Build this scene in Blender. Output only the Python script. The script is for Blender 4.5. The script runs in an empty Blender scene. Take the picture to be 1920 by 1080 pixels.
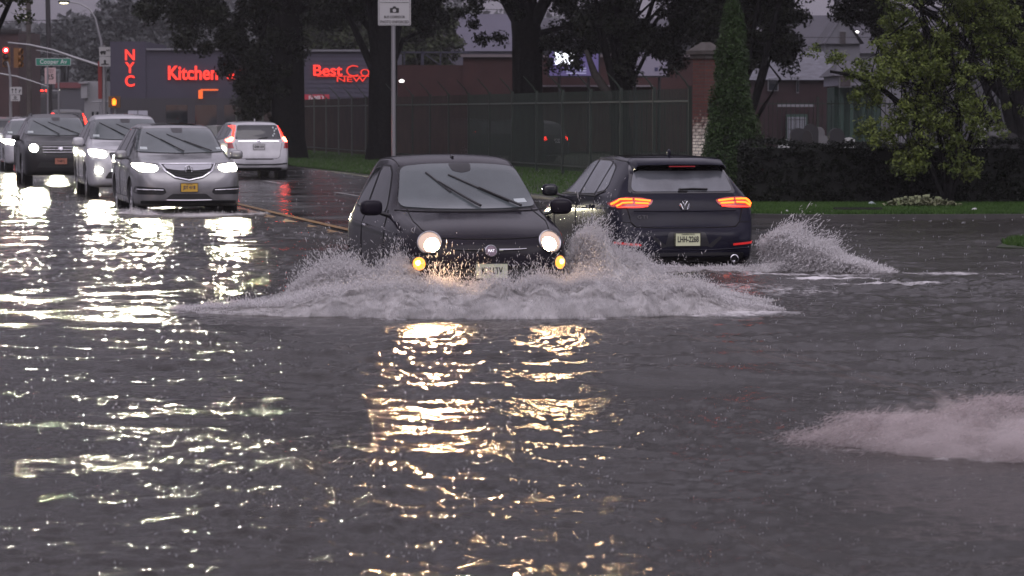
import bpy, bmesh, math, random
import numpy as np
from mathutils import Vector, Matrix
from mathutils.bvhtree import BVHTree
R = math.radians
rng = np.random.default_rng(7)
random.seed(7)
S = bpy.context.scene
COL = S.collection

# ------------------------------------------------------------------ camera
F_PX, HC, HORIZON = 6000.0, 1.8, 212.0
PITCH = math.atan((540 - HORIZON) / F_PX)
cam_d = bpy.data.cameras.new("camera")
cam = bpy.data.objects.new("camera", cam_d)
COL.objects.link(cam)
cam.location = (0, 0, HC)
cam.rotation_euler = (R(90) - PITCH, 0, 0)
cam_d.sensor_width = 36
cam_d.lens = 36 * F_PX / 1920
cam_d.clip_start, cam_d.clip_end = 0.5, 4000
cam_d.dof.use_dof = True
cam_d.dof.focus_distance = 33
cam_d.dof.aperture_fstop = 7.0
S.camera = cam

# ------------------------------------------------------------------ world: dusk overcast
world = bpy.data.worlds.new("World")
S.world = world
world.use_nodes = True
wn, wl = world.node_tree.nodes, world.node_tree.links
bg = wn["Background"]
sky = wn.new("ShaderNodeTexSky")
sky.sky_type = 'NISHITA'
sky.sun_disc = False
sky.sun_elevation = R(3)
sky.sun_rotation = R(192)
tc = wn.new("ShaderNodeTexCoord")
sep = wn.new("ShaderNodeSeparateXYZ")
wl.new(tc.outputs["Generated"], sep.inputs[0])
cr = wn.new("ShaderNodeValToRGB")
cr.color_ramp.elements[0].position = 0.0
cr.color_ramp.elements[0].color = (0.170, 0.160, 0.225, 1)
cr.color_ramp.elements[1].position = 0.6
cr.color_ramp.elements[1].color = (0.85, 0.78, 0.93, 1)
e_ = cr.color_ramp.elements.new(0.10); e_.color = (0.20, 0.185, 0.245, 1)
e_ = cr.color_ramp.elements.new(0.22); e_.color = (0.34, 0.31, 0.385, 1)
wl.new(sep.outputs["Z"], cr.inputs["Fac"])
cn = wn.new("ShaderNodeTexNoise")
cn.inputs["Scale"].default_value = 3.0
cn.inputs["Detail"].default_value = 5
wl.new(tc.outputs["Generated"], cn.inputs["Vector"])
cmr = wn.new("ShaderNodeMapRange")
cmr.inputs["From Min"].default_value = 0.3
cmr.inputs["From Max"].default_value = 0.7
cmr.inputs["To Min"].default_value = 7.0
cmr.inputs["To Max"].default_value = 13.0
wl.new(cn.outputs["Fac"], cmr.inputs["Value"])
cloud = wn.new("ShaderNodeVectorMath")
cloud.operation = 'SCALE'
wl.new(cr.outputs["Color"], cloud.inputs[0])
south = wn.new("ShaderNodeMapRange")
south.inputs["From Min"].default_value = 0.1
south.inputs["From Max"].default_value = -0.9
south.inputs["To Min"].default_value = 1.0
south.inputs["To Max"].default_value = 1.9
wl.new(sep.outputs["Y"], south.inputs["Value"])
smul = wn.new("ShaderNodeMath")
smul.operation = 'MULTIPLY'
wl.new(south.outputs["Result"], smul.inputs[0])
wl.new(cmr.outputs["Result"], smul.inputs[1])
wl.new(smul.outputs[0], cloud.inputs["Scale"])
mix = wn.new("ShaderNodeMix")
mix.data_type = 'RGBA'
mix.inputs["Factor"].default_value = 0.9
wl.new(sky.outputs["Color"], mix.inputs["A"])
wl.new(cloud.outputs["Vector"], mix.inputs["B"])
wl.new(mix.outputs["Result"], bg.inputs["Color"])
bg.inputs["Strength"].default_value = 0.1

sun_d = bpy.data.lights.new("sun", 'SUN')
sun_d.energy = 0.5
sun_d.angle = R(40)
sun_d.color = (1.0, 0.93, 0.95)
sun = bpy.data.objects.new("sun", sun_d)
COL.objects.link(sun)
sun.rotation_euler = (R(52), 0, R(12))

S.view_settings.view_transform = 'Standard'
S.view_settings.look = 'None'
S.view_settings.exposure = 0.0
S.view_settings.gamma = 1.0
S.cycles.use_denoising = True
S.cycles.max_bounces = 6
S.cycles.transparent_max_bounces = 12
S.cycles.volume_bounces = 1
S.cycles.volume_step_rate = 1.0
S.cycles.volume_max_steps = 128
S.cycles.caustics_reflective = False
S.cycles.caustics_refractive = False
S.cycles.sample_clamp_indirect = 3.0
S.cycles.sample_clamp_direct = 0.0

# ------------------------------------------------------------------ coordinates
def at(px, py, D):
    """world point seen at photo pixel (px, py) at distance D"""
    u, v = (px - 960) / F_PX, (540 - py) / F_PX
    c, s = math.cos(PITCH), math.sin(PITCH)
    t = D / (c + v * s)
    return Vector((u * t, D, HC + t * (-s + v * c)))
def ppm(D):
    return F_PX / D
TH = math.atan(0.21)
RO = Vector((-2.48, 48.0, 0))
T_ = Vector((-math.sin(TH), math.cos(TH), 0))
N_ = Vector((math.cos(TH), math.sin(TH), 0))
def road(a, b, z=0.0):
    """a metres along the road from its reference, b metres right of the yellow line"""
    p = RO + T_ * a + N_ * b
    return Vector((p.x, p.y, z))
def road_ab(x, y):
    dx, dy = x - RO.x, y - RO.y
    return dx * T_.x + dy * T_.y, dx * N_.x + dy * N_.y
def sstep(e0, e1, x):
    t = np.clip((x - e0) / (e1 - e0), 0, 1)
    return t * t * (3 - 2 * t)
def ground_z(x, y):
    a, b = road_ab(x, y)
    z = -0.17 + 0.16 * sstep(2, 26, a) + 0.055 * sstep(-1.2, 1.5, b) * sstep(-6, 12, a)
    z = z - 0.055 * sstep(-1.2, 1.5, b) * sstep(-6, 12, a) + 0.20 * sstep(-.7, .15, b) * sstep(-5, 0, a) * (1 - .72 * sstep(2, 26, a))
    z = z + 0.26 * sstep(30, 110, a)
    return z

# ------------------------------------------------------------------ tagging
def tag(o, label=None, cat=None, group=None, kind=None):
    if label: o["label"] = label
    if cat: o["category"] = cat
    if group: o["group"] = group
    if kind: o["kind"] = kind
    return o
def empty(name, loc, rz=0.0, label=None, cat=None, group=None):
    o = bpy.data.objects.new(name, None)
    o.empty_display_size = 0.2
    COL.objects.link(o)
    o.location = loc
    o.rotation_euler = (0, 0, rz)
    return tag(o, label, cat, group)
def link_mesh(name, me, mat=None, parent=None, smooth=False):
    o = bpy.data.objects.new(name, me)
    COL.objects.link(o)
    if mat: me.materials.append(mat)
    if parent: o.parent = parent
    if smooth:
        me.polygons.foreach_set("use_smooth", np.ones(len(me.polygons), dtype=bool))
    return o
def np_mesh(name, V, Fa, mat=None, parent=None, smooth=False):
    """V (n,3) floats, Fa (m,k) ints, all faces of the same size"""
    V = np.asarray(V, dtype=np.float32); Fa = np.asarray(Fa, dtype=np.int32)
    me = bpy.data.meshes.new(name)
    me.vertices.add(len(V)); me.vertices.foreach_set("co", V.ravel())
    k = Fa.shape[1]
    me.loops.add(Fa.size); me.loops.foreach_set("vertex_index", Fa.ravel())
    me.polygons.add(len(Fa))
    me.polygons.foreach_set("loop_start", np.arange(len(Fa), dtype=np.int32) * k)
    me.polygons.foreach_set("loop_total", np.full(len(Fa), k, dtype=np.int32))
    me.update(calc_edges=True)
    me.validate()
    return link_mesh(name, me, mat, parent, smooth)

class MB:
    """collects shapes and links them as one mesh object"""
    def __init__(s): s.v, s.f = [], []
    def add(s, vs, fs):
        n = len(s.v)
        s.v += [tuple(v) for v in vs]
        s.f += [tuple(i + n for i in f) for f in fs]
        return s
    def box(s, c, d, rz=0.0, taper=1.0):
        cx, cy, cz = c; hx, hy, hz = d[0] / 2, d[1] / 2, d[2] / 2
        vs = []
        for sz, k in ((-1, 1), (1, taper)):
            for sx, sy in ((-1, -1), (1, -1), (1, 1), (-1, 1)):
                x, y = sx * hx * k, sy * hy * k
                vs.append((cx + x * math.cos(rz) - y * math.sin(rz), cy + x * math.sin(rz) + y * math.cos(rz), cz + sz * hz))
        return s.add(vs, [(3, 2, 1, 0), (4, 5, 6, 7), (0, 1, 5, 4), (1, 2, 6, 5), (2, 3, 7, 6), (3, 0, 4, 7)])
    def tube(s, pts, rad, n=8, flat=1.0, cap=True):
        pts = [Vector(p) for p in pts]
        if not hasattr(rad, '__len__'): rad = [rad] * len(pts)
        vs, fs = [], []
        for i, p in enumerate(pts):
            d = (pts[min(i + 1, len(pts) - 1)] - pts[max(i - 1, 0)])
            d = d.normalized() if d.length > 1e-9 else Vector((0, 0, 1))
            a = Vector((0, 0, 1)) if abs(d.z) < 0.9 else Vector((1, 0, 0))
            u = d.cross(a).normalized(); w = d.cross(u).normalized()
            for k in range(n):
                t = 2 * math.pi * k / n
                vs.append(p + u * math.cos(t) * rad[i] + w * math.sin(t) * rad[i] * flat)
        for i in range(len(pts) - 1):
            for k in range(n):
                fs.append((i * n + k, i * n + (k + 1) % n, (i + 1) * n + (k + 1) % n, (i + 1) * n + k))
        if cap:
            fs.append(tuple(range(n))[::-1]); fs.append(tuple((len(pts) - 1) * n + k for k in range(n)))
        return s.add(vs, fs)
    def lathe(s, prof, axis='z', c=(0, 0, 0), n=24, M=None):
        """prof: list of (r, h)"""
        vs, fs = [], []
        for r, h in prof:
            for k in range(n):
                t = 2 * math.pi * k / n
                p = (r * math.cos(t), r * math.sin(t), h)
                if axis == 'x': p = (p[2], p[0], p[1])
                if axis == 'y': p = (p[0], p[2], p[1])
                p = Vector(p)
                if M is not None: p = M @ p
                vs.append(p + Vector(c))
        m = len(prof)
        for i in range(m - 1):
            for k in range(n):
                fs.append((i * n + k, i * n + (k + 1) % n, (i + 1) * n + (k + 1) % n, (i + 1) * n + k))
        fs.append(tuple(range(n))[::-1]); fs.append(tuple((m - 1) * n + k for k in range(n)))
        return s.add(vs, fs)
    def sell(s, c, r, e=0.6, nu=20, nv=12, rz=0.0):
        """rounded box (superellipsoid)"""
        def q(t, p): return math.copysign(abs(t) ** p, t)
        vs, fs = [], []
        for j in range(nv + 1):
            b = -math.pi / 2 + math.pi * j / nv
            for i in range(nu):
                a = 2 * math.pi * i / nu
                x = r[0] * q(math.cos(b), e) * q(math.cos(a), e)
                y = r[1] * q(math.cos(b), e) * q(math.sin(a), e)
                z = r[2] * q(math.sin(b), e)
                vs.append((c[0] + x * math.cos(rz) - y * math.sin(rz), c[1] + x * math.sin(rz) + y * math.cos(rz), c[2] + z))
        for j in range(nv):
            for i in range(nu):
                fs.append((j * nu + i, j * nu + (i + 1) % nu, (j + 1) * nu + (i + 1) % nu, (j + 1) * nu + i))
        return s.add(vs, fs)
    def prism(s, poly, O, U, W, depth):
        """extrude the 2D polygon (in the U, W plane at O) backwards along U x W by depth"""
        O, U, W = Vector(O), Vector(U).normalized(), Vector(W).normalized()
        Nn = U.cross(W)
        a = [O + U * p[0] + W * p[1] for p in poly]
        b = [p - Nn * depth for p in a]
        n = len(poly)
        fs = [tuple(range(n)), tuple(range(2 * n - 1, n - 1, -1))]
        fs += [(i, n + i, n + (i + 1) % n, (i + 1) % n) for i in range(n)]
        return s.add(a + b, fs)
    def build(s, name, mat, parent=None, smooth=False, sharp=35):
        me = bpy.data.meshes.new(name)
        me.from_pydata(s.v, [], s.f)
        me.validate()
        bm = bmesh.new(); bm.from_mesh(me)
        bmesh.ops.recalc_face_normals(bm, faces=bm.faces)
        bm.to_mesh(me); bm.free()
        o = link_mesh(name, me, mat, parent, smooth)
        if smooth: me.set_sharp_from_angle(angle=R(sharp))
        return o

# ------------------------------------------------------------------ materials
MATS = {}
def pm(name, base=(0.5, 0.5, 0.5), rough=0.5, metal=0.0, emit=None, es=0.0, coat=0.0, alpha=1.0,
       noise=0.0, nscale=5.0, bump=0.0, bscale=20.0, spec=0.5, base2=None, trans=0.0, detail=6):
    if name in MATS: return MATS[name]
    m = bpy.data.materials.new(name)
    m.use_nodes = True
    n, l = m.node_tree.nodes, m.node_tree.links
    b = n["Principled BSDF"]
    b.inputs["Base Color"].default_value = (*base, 1)
    b.inputs["Roughness"].default_value = rough
    b.inputs["Metallic"].default_value = metal
    b.inputs["Coat Weight"].default_value = coat
    b.inputs["Coat Roughness"].default_value = 0.05
    b.inputs["Specular IOR Level"].default_value = spec
    b.inputs["Alpha"].default_value = alpha
    b.inputs["Transmission Weight"].default_value = trans
    if emit:
        b.inputs["Emission Color"].default_value = (*emit, 1)
        b.inputs["Emission Strength"].default_value = es
    if noise > 0 or bump > 0:
        t = n.new("ShaderNodeTexCoord")
    if noise > 0:
        x = n.new("ShaderNodeTexNoise"); x.inputs["Scale"].default_value = nscale; x.inputs["Detail"].default_value = detail
        l.new(t.outputs["Object"], x.inputs["Vector"])
        r = n.new("ShaderNodeValToRGB")
        b2 = base2 if base2 else tuple(min(1, c * (1 + noise)) for c in base)
        b1 = base if base2 else tuple(c * (1 - noise) for c in base)
        r.color_ramp.elements[0].position = 0.3; r.color_ramp.elements[0].color = (*b1, 1)
        r.color_ramp.elements[1].position = 0.7; r.color_ramp.elements[1].color = (*b2, 1)
        l.new(x.outputs["Fac"], r.inputs["Fac"]); l.new(r.outputs["Color"], b.inputs["Base Color"])
    if bump > 0:
        x = n.new("ShaderNodeTexNoise"); x.inputs["Scale"].default_value = bscale; x.inputs["Detail"].default_value = 4
        l.new(t.outputs["Object"], x.inputs["Vector"])
        bp = n.new("ShaderNodeBump"); bp.inputs["Strength"].default_value = bump; bp.inputs["Distance"].default_value = 0.02
        l.new(x.outputs["Fac"], bp.inputs["Height"]); l.new(bp.outputs["Normal"], b.inputs["Normal"])
    MATS[name] = m
    return m
def paint(name, base, rough=0.3, metal=0.3, coat=1.0, spec=.5):
    """wet car paint: clear coat beaded with rain, a little road film"""
    m = pm(name, base, rough, metal, coat=coat, noise=0.18, nscale=2.5, spec=spec)
    n, l = m.node_tree.nodes, m.node_tree.links
    b = n["Principled BSDF"]
    t = n.new("ShaderNodeTexCoord")
    v = n.new("ShaderNodeTexVoronoi"); v.inputs["Scale"].default_value = 70
    l.new(t.outputs["Object"], v.inputs["Vector"])
    mr = n.new("ShaderNodeMapRange")
    mr.inputs["From Min"].default_value = 0.0; mr.inputs["From Max"].default_value = 0.35
    mr.inputs["To Min"].default_value = 1.0; mr.inputs["To Max"].default_value = 0.0
    l.new(v.outputs["Distance"], mr.inputs["Value"])
    bp = n.new("ShaderNodeBump"); bp.inputs["Strength"].default_value = 0.25; bp.inputs["Distance"].default_value = 0.004
    l.new(mr.outputs["Result"], bp.inputs["Height"])
    l.new(bp.outputs["Normal"], b.inputs["Coat Normal"])
    return m
def brick(name, c1, c2, mortar, sc=1.0, rough=0.7):
    if name in MATS: return MATS[name]
    m = bpy.data.materials.new(name); m.use_nodes = True
    n, l = m.node_tree.nodes, m.node_tree.links
    b = n["Principled BSDF"]; b.inputs["Roughness"].default_value = rough
    t = n.new("ShaderNodeTexCoord")
    sp = n.new("ShaderNodeSeparateXYZ"); l.new(t.outputs["Object"], sp.inputs[0])
    ad = n.new("ShaderNodeMath"); ad.operation = 'ADD'
    l.new(sp.outputs["X"], ad.inputs[0]); l.new(sp.outputs["Y"], ad.inputs[1])
    cb = n.new("ShaderNodeCombineXYZ"); l.new(ad.outputs[0], cb.inputs["X"]); l.new(sp.outputs["Z"], cb.inputs["Y"])
    k = n.new("ShaderNodeTexBrick")
    k.inputs["Color1"].default_value = (*c1, 1); k.inputs["Color2"].default_value = (*c2, 1); k.inputs["Mortar"].default_value = (*mortar, 1)
    k.inputs["Scale"].default_value = sc
    k.inputs["Brick Width"].default_value = 0.22; k.inputs["Row Height"].default_value = 0.075; k.inputs["Mortar Size"].default_value = 0.008
    l.new(cb.outputs[0], k.inputs["Vector"]); l.new(k.outputs["Color"], b.inputs["Base Color"])
    bp = n.new("ShaderNodeBump"); bp.inputs["Strength"].default_value = 0.5; bp.inputs["Distance"].default_value = 0.01; bp.invert = True
    l.new(k.outputs["Fac"], bp.inputs["Height"]); l.new(bp.outputs["Normal"], b.inputs["Normal"])
    MATS[name] = m
    return m
def emis(name, col, st):
    return pm(name, tuple(c * 0.3 for c in col), 0.3, emit=col, es=st)

def text_mesh(name, body, size, O, U, W, mat, parent, depth=0.01, bold=0.0, align='CENTER', stretch=1.0, space=1.0):
    """flat lettering standing on the U, W plane at O"""
    cu = bpy.data.curves.new(name, 'FONT')
    cu.body = body; cu.size = size; cu.extrude = depth / 2; cu.offset = bold
    cu.align_x = align; cu.align_y = 'CENTER'; cu.space_character = space
    tmp = bpy.data.objects.new("tmp", cu)
    COL.objects.link(tmp)
    dg = bpy.context.evaluated_depsgraph_get()
    me = bpy.data.meshes.new_from_object(tmp.evaluated_get(dg))
    bpy.data.objects.remove(tmp); bpy.data.curves.remove(cu)
    U, W = Vector(U).normalized(), Vector(W).normalized(); Nn = U.cross(W)
    for v in me.vertices:
        c = v.co
        v.co = Vector(O) + U * c.x * stretch + W * c.y + Nn * c.z
    me.name = name
    me.materials.clear()
    return link_mesh(name, me, mat, parent)

def pchip(pts):
    x = np.array([p[0] for p in pts], float); y = np.array([p[1] for p in pts], float)
    h = np.diff(x); d = np.diff(y) / h
    m = np.zeros(len(x)); m[0], m[-1] = d[0], d[-1]
    for i in range(1, len(x) - 1):
        if d[i - 1] * d[i] > 0:
            w1, w2 = 2 * h[i] + h[i - 1], h[i] + 2 * h[i - 1]
            m[i] = (w1 + w2) / (w1 / d[i - 1] + w2 / d[i])
    def f(t):
        t = min(max(t, x[0]), x[-1])
        i = min(max(int(np.searchsorted(x, t)) - 1, 0), len(h) - 1)
        s = (t - x[i]) / h[i]
        return (y[i] * (1 + 2 * s) * (1 - s) ** 2 + h[i] * m[i] * s * (1 - s) ** 2 + y[i + 1] * s * s * (3 - 2 * s) + h[i] * m[i + 1] * s * s * (s - 1))
    return f
def rounded(poly, r=0.03, n=4):
    out = []
    m = len(poly)
    for i in range(m):
        p0, p, p1 = Vector(poly[i - 1]), Vector(poly[i]), Vector(poly[(i + 1) % m])
        a, b = (p0 - p), (p1 - p)
        ra = min(r, a.length * 0.45, b.length * 0.45)
        a, b = p + a.normalized() * ra, p + b.normalized() * ra
        for k in range(n + 1):
            t = k / n
            out.append(tuple(a * (1 - t) ** 2 + p * 2 * t * (1 - t) + b * t * t))
    return out
def ellipse(cx, cz, rx, rz, n=28):
    return [(cx + rx * math.cos(2 * math.pi * k / n), cz + rz * math.sin(2 * math.pi * k / n)) for k in range(n)]
# ------------------------------------------------------------------ cars
M_TYRE = pm("tyre_rubber", (0.02, 0.02, 0.022), 0.6)
M_RIM = pm("alloy_rim", (0.45, 0.45, 0.47), 0.3, 0.9)
M_ARCH = pm("arch_black", (0.008, 0.008, 0.009), 0.8)
M_GLASSD = pm("dark_glass", (0.012, 0.015, 0.018), 0.04, spec=0.8, noise=0.4, nscale=3)
M_GLASSG = pm("wet_grey_glass", (0.085, 0.10, 0.105), 0.08, spec=.8, noise=0.16, nscale=2.2, bump=0.10, bscale=45)
M_GLASSR = pm("wet_rear_glass", (0.13, 0.14, 0.155), 0.12, spec=1.0, noise=0.3, nscale=3.0, bump=0.1, bscale=35)
M_BLACK = pm("black_trim", (0.012, 0.012, 0.014), 0.35)
M_MESH = pm("grille_black", (0.01, 0.01, 0.011), 0.5, bump=0.8, bscale=60)
M_CHROME = pm("chrome", (0.7, 0.7, 0.72), 0.12, 1.0)
M_GAP = pm("panel_gap", (0.004, 0.004, 0.004), 0.9)
M_SEAL = pm("rubber_seal", (0.01, 0.01, 0.011), 0.6)
M_RED = pm("red_lens", (0.30, 0.008, 0.01), 0.15, coat=1.0)
M_REDLIT = emis("lit_red_lens", (1.0, 0.03, 0.015), 5.0)
M_REDHOT = emis("lit_orange_red_bar", (1.0, 0.13, 0.012), 5.0)
M_AMBER = emis("lit_amber_lamp", (1.0, 0.36, 0.05), 2.2)
M_AMBERC = emis("lit_amber_core", (1.0, 0.55, 0.12), 14.0)
M_REFL = emis("red_reflector", (1.0, 0.03, 0.03), 0.35)

class Car:
    def __init__(s, name, L, cv, loc, rz, mat, label, cat="car", group=None, arches=(), axle_r=0.32, arch_r=0.37,
                 track=0.78, wheels=True, stations=84):
        s.L, s.mat = L, mat
        s.root = empty(name, loc, rz, label, cat, group)
        f = {k: pchip(v) for k, v in cv.items()}
        s.f = f
        ys = [L * (0.5 - 0.5 * math.cos(math.pi * i / stations)) * 0.55 + L * (i / stations) * 0.45 for i in range(stations + 1)]
        rings = []
        for y in ys:
            w, ws, wr, zb, zl, zt = (f[k](y) for k in ('w', 'ws', 'wr', 'zb', 'zl', 'zt'))
            zl = min(zl, zt - 0.02)
            d = min(0.085, (zt - zl) * 0.38)
            g = min(0.03, (zt - zl) * 0.2)
            h = [(0, zb), (w * 0.6, zb), (w - 0.14 * w, zb), (w - 0.03, zb + 0.03), (w - 0.008, zb + (zl - zb) * 0.22), (w, zb + (zl - zb) * 0.55),
                 (w - 0.006, zl - (zl - zb) * 0.13), (ws + 0.004, zl - g * 0.3), (ws - 0.012, zl + g),
                 (wr + (ws - wr) * 0.45, zl + (zt - zl) * 0.5), (wr + 0.012, zt - d), (wr - 0.03, zt - d * 0.32), (wr * 0.72, zt - 0.012), (wr * 0.36, zt), (0, zt + 0.002)]
            h = [(max(0.0, p[0]), p[1]) for p in h]
            loop = h + [(-p[0], p[1]) for p in h[-2:0:-1]]
            for _ in range(2):
                nl = []
                for i in range(len(loop)):
                    a, b = loop[i], loop[(i + 1) % len(loop)]
                    nl.append((a[0] * .75 + b[0] * .25, a[1] * .75 + b[1] * .25))
                    nl.append((a[0] * .25 + b[0] * .75, a[1] * .25 + b[1] * .75))
                loop = nl
            rings.append([(p[0], y, p[1]) for p in loop])
        n = len(rings[0])
        vs = [p for r in rings for p in r]
        fs = []
        for j in range(len(rings) - 1):
            for i in range(n):
                fs.append((j * n + i, j * n + (i + 1) % n, (j + 1) * n + (i + 1) % n, (j + 1) * n + i))
        fs.append(tuple(range(n))[::-1]); fs.append(tuple((len(rings) - 1) * n + i for i in range(n)))
        me = bpy.data.meshes.new("body")
        me.from_pydata(vs, [], fs)
        bm = bmesh.new(); bm.from_mesh(me); bmesh.ops.recalc_face_normals(bm, faces=bm.faces)
        s.bvh = BVHTree.FromBMesh(bm)
        bm.to_mesh(me); bm.free()
        body = link_mesh("body", me, mat, s.root, True)
        s.body = body
        if arches:
            c = MB()
            for y in arches:
                for sx in (-1, 1):
                    c.lathe([(arch_r, sx * (track - 0.16)), (arch_r, sx * 1.2)], 'x', (0, y, axle_r), 40)
            co = c.build("cut", None, s.root)
            md = body.modifiers.new("b", 'BOOLEAN'); md.operation = 'DIFFERENCE'; md.object = co; md.solver = 'EXACT'
            bpy.context.view_layer.update()
            dg = bpy.context.evaluated_depsgraph_get()
            nm = bpy.data.meshes.new_from_object(body.evaluated_get(dg))
            body.modifiers.clear(); body.data = nm
            bpy.data.objects.remove(co)
        body.data.polygons.foreach_set("use_smooth", np.ones(len(body.data.polygons), dtype=bool))
        body.data.set_sharp_from_angle(angle=R(38))
        if wheels and arches:
            for y in arches:
                for sx in (-1, 1):
                    a0, a1 = sx * (track - 0.155), sx * (track + 0.10)
                    k = MB().lathe([(0.01, a0), (arch_r - .004, a0), (arch_r - .004, a1 - sx * .06), (arch_r - .014, a1 - sx * .06), (arch_r - .014, a0 + sx * .01), (0.01, a0 + sx * .01)], 'x', (0, y, axle_r), 32)
                    k.build("wheel_arch", M_ARCH, s.root, True)
                    r = axle_r; x0 = sx * (track - 0.11); x1 = sx * (track + 0.10)
                    pr = [(r * .60, x0), (r * .93, x0), (r, x0 + sx * .03), (r, x1 - sx * .03), (r * .94, x1), (r * .66, x1 - sx * .005), (r * .62, x1 - sx * .03)]
                    t = MB().lathe(pr, 'x', (0, y, axle_r), 36).build("wheel", M_TYRE, s.root, True)
                    rm = MB().lathe([(r * .63, x0 + sx * .03), (r * .64, x1 - sx * .012), (r * .58, x1 - sx * .014), (r * .55, x1 - sx * .06), (.03, x1 - sx * .07)], 'x', (0, y, axle_r), 32)
                    for q in range(10):
                        t2 = 2 * math.pi * q / 10
                        rm.tube([(x1 - sx * .045, y + .04 * math.cos(t2), axle_r + .04 * math.sin(t2)), (x1 - sx * .02, y + r * .6 * math.cos(t2), axle_r + r * .6 * math.sin(t2))], [.022, .015], 6)
                    rm.build("rim", M_RIM, t, True)
    # ---- projections onto the body
    def hit(s, view, u, w):
        o, d = {'F': ((u, -3, w), (0, 1, 0)), 'B': ((u, s.L + 3, w), (0, -1, 0)), 'L': ((3, u, w), (-1, 0, 0)), 'R': ((-3, u, w), (1, 0, 0)), 'T': ((u, w, 4), (0, 0, -1))}[view]
        p, nn, _, _ = s.bvh.ray_cast(Vector(o), Vector(d))
        s.miss = p is None
        if p is None:
            q = Vector({'F': (u, 0.1, w), 'B': (u, s.L - .1, w), 'L': (.8, u, w), 'R': (-.8, u, w), 'T': (u, w, 1)}[view])
            p, nn, _, _ = s.bvh.find_nearest(q)
        if nn.dot(Vector(d)) > 0: nn = -nn
        return p, nn
    def patch(s, name, mat, view, poly, off=0.004, thick=0.012, parent=None, cell=0.05, mirror=False, label=None):
        """a thin shell following the body behind the outline poly"""
        if mirror:
            s.patch(name, mat, view if view in 'FBT' else 'R', [(-p[0], p[1]) for p in poly] if view in 'FBT' else poly, off, thick, parent, cell, False, label)
        bm = bmesh.new()
        vs = [bm.verts.new((p[0], p[1], 0)) for p in poly]
        fc = bm.faces.new(vs); bm.normal_update()
        if fc.normal.z < 0: fc.normal_flip()
        for ax in (0, 1):
            lo, hi = min(p[ax] for p in poly), max(p[ax] for p in poly)
            k = max(1, int((hi - lo) / cell))
            for i in range(1, k + 1):
                c = lo + (hi - lo) * i / (k + 1)
                bmesh.ops.bisect_plane(bm, geom=bm.verts[:] + bm.edges[:] + bm.faces[:], plane_co=(c if ax == 0 else 0, c if ax == 1 else 0, 0), plane_no=(1 if ax == 0 else 0, 1 if ax == 1 else 0, 0))
        bm.verts.ensure_lookup_table()
        fr, bk = [], []
        cu = sum(q[0] for q in poly) / len(poly); cw = sum(q[1] for q in poly) / len(poly)
        for v in bm.verts:
            for k in range(24):
                t = k * .025
                p, nn = s.hit(view, v.co.x + (cu - v.co.x) * t, v.co.y + (cw - v.co.y) * t)
                if not s.miss: break
            fr.append(p + nn * off); bk.append(p + nn * (off - thick))
        n = len(fr); fs = []
        flip = view in ('B', 'L')
        flip = view in ('B', 'R')
        for f in bm.faces:
            t = [v.index for v in f.verts]
            fs.append(tuple(t)); fs.append(tuple(i + n for i in reversed(t)))
        for e in bm.edges:
            if len(e.link_faces) == 1:
                a, b = e.verts[0].index, e.verts[1].index
                fs.append((a, b, b + n, a + n))
        bm.free()
        me = bpy.data.meshes.new(name)
        me.from_pydata(fr + bk, [], fs); me.validate()
        b2 = bmesh.new(); b2.from_mesh(me); bmesh.ops.recalc_face_normals(b2, faces=b2.faces); b2.to_mesh(me); b2.free()
        o = link_mesh(name, me, mat, parent or s.root, True)
        me.set_sharp_from_angle(angle=R(40))
        if label: o["label"] = label
        return o
    def line(s, name, mat, view, pts, rad=0.006, off=0.0, parent=None, step=0.05, n=6, flat=1.0, taper=None):
        """a tube laid on the body through the given view points"""
        P = []
        for i in range(len(pts) - 1):
            a, b = Vector(pts[i]), Vector(pts[i + 1])
            k = max(1, int((b - a).length / step))
            for j in range(k):
                c = a.lerp(b, j / k); P.append((c.x, c.y))
        P.append(tuple(pts[-1]))
        Q = []
        for c in P:
            p, nn = s.hit(view, c[0], c[1]); Q.append(p + nn * off)
        return MB().tube(Q, rad if taper is None else [taper[0] + (taper[1] - taper[0]) * i / max(1, len(Q) - 1) for i in range(len(Q))], n, flat).build(name, mat, parent or s.root, True)
    def frame(s, view, u, w):
        p, nn = s.hit(view, u, w)
        up = Vector((0, 0, 1)); U = up.cross(nn).normalized(); W = nn.cross(U).normalized()
        return p, U, W, nn
    def plate(s, view, u, w, body, mplate, mtext, wd=0.305, ht=0.155, size=0.085, top=None, tilt0=True):
        p, nn = s.hit(view, u, w)
        nn = Vector((0, -1 if view == 'F' else 1, 0)); U = Vector((0, 0, 1)).cross(nn); W = Vector((0, 0, 1))
        q = p + nn * 0.03
        o = MB().prism(rounded([(-wd / 2, -ht / 2), (wd / 2, -ht / 2), (wd / 2, ht / 2), (-wd / 2, ht / 2)], .012), q, U, W, 0.035).build("license_plate", mplate, s.root)
        text_mesh("plate_number", body, size, q + nn * 0.004, U, W, mtext, o, 0.003, 0.002, stretch=0.64)
        if top: text_mesh("plate_state_line", top, 0.022, q + nn * 0.004 + W * (ht * .39), U, W, mtext, o, 0.003)
        fr = MB()
        for a, b in (((-wd / 2, -ht / 2), (wd / 2, -ht / 2)), ((wd / 2, -ht / 2), (wd / 2, ht / 2)), ((wd / 2, ht / 2), (-wd / 2, ht / 2)), ((-wd / 2, ht / 2), (-wd / 2, -ht / 2))):
            fr.tube([q + U * a[0] + W * a[1], q + U * b[0] + W * b[1]], .005, 5)
        fr.build("plate_frame", M_BLACK, o)
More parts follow.
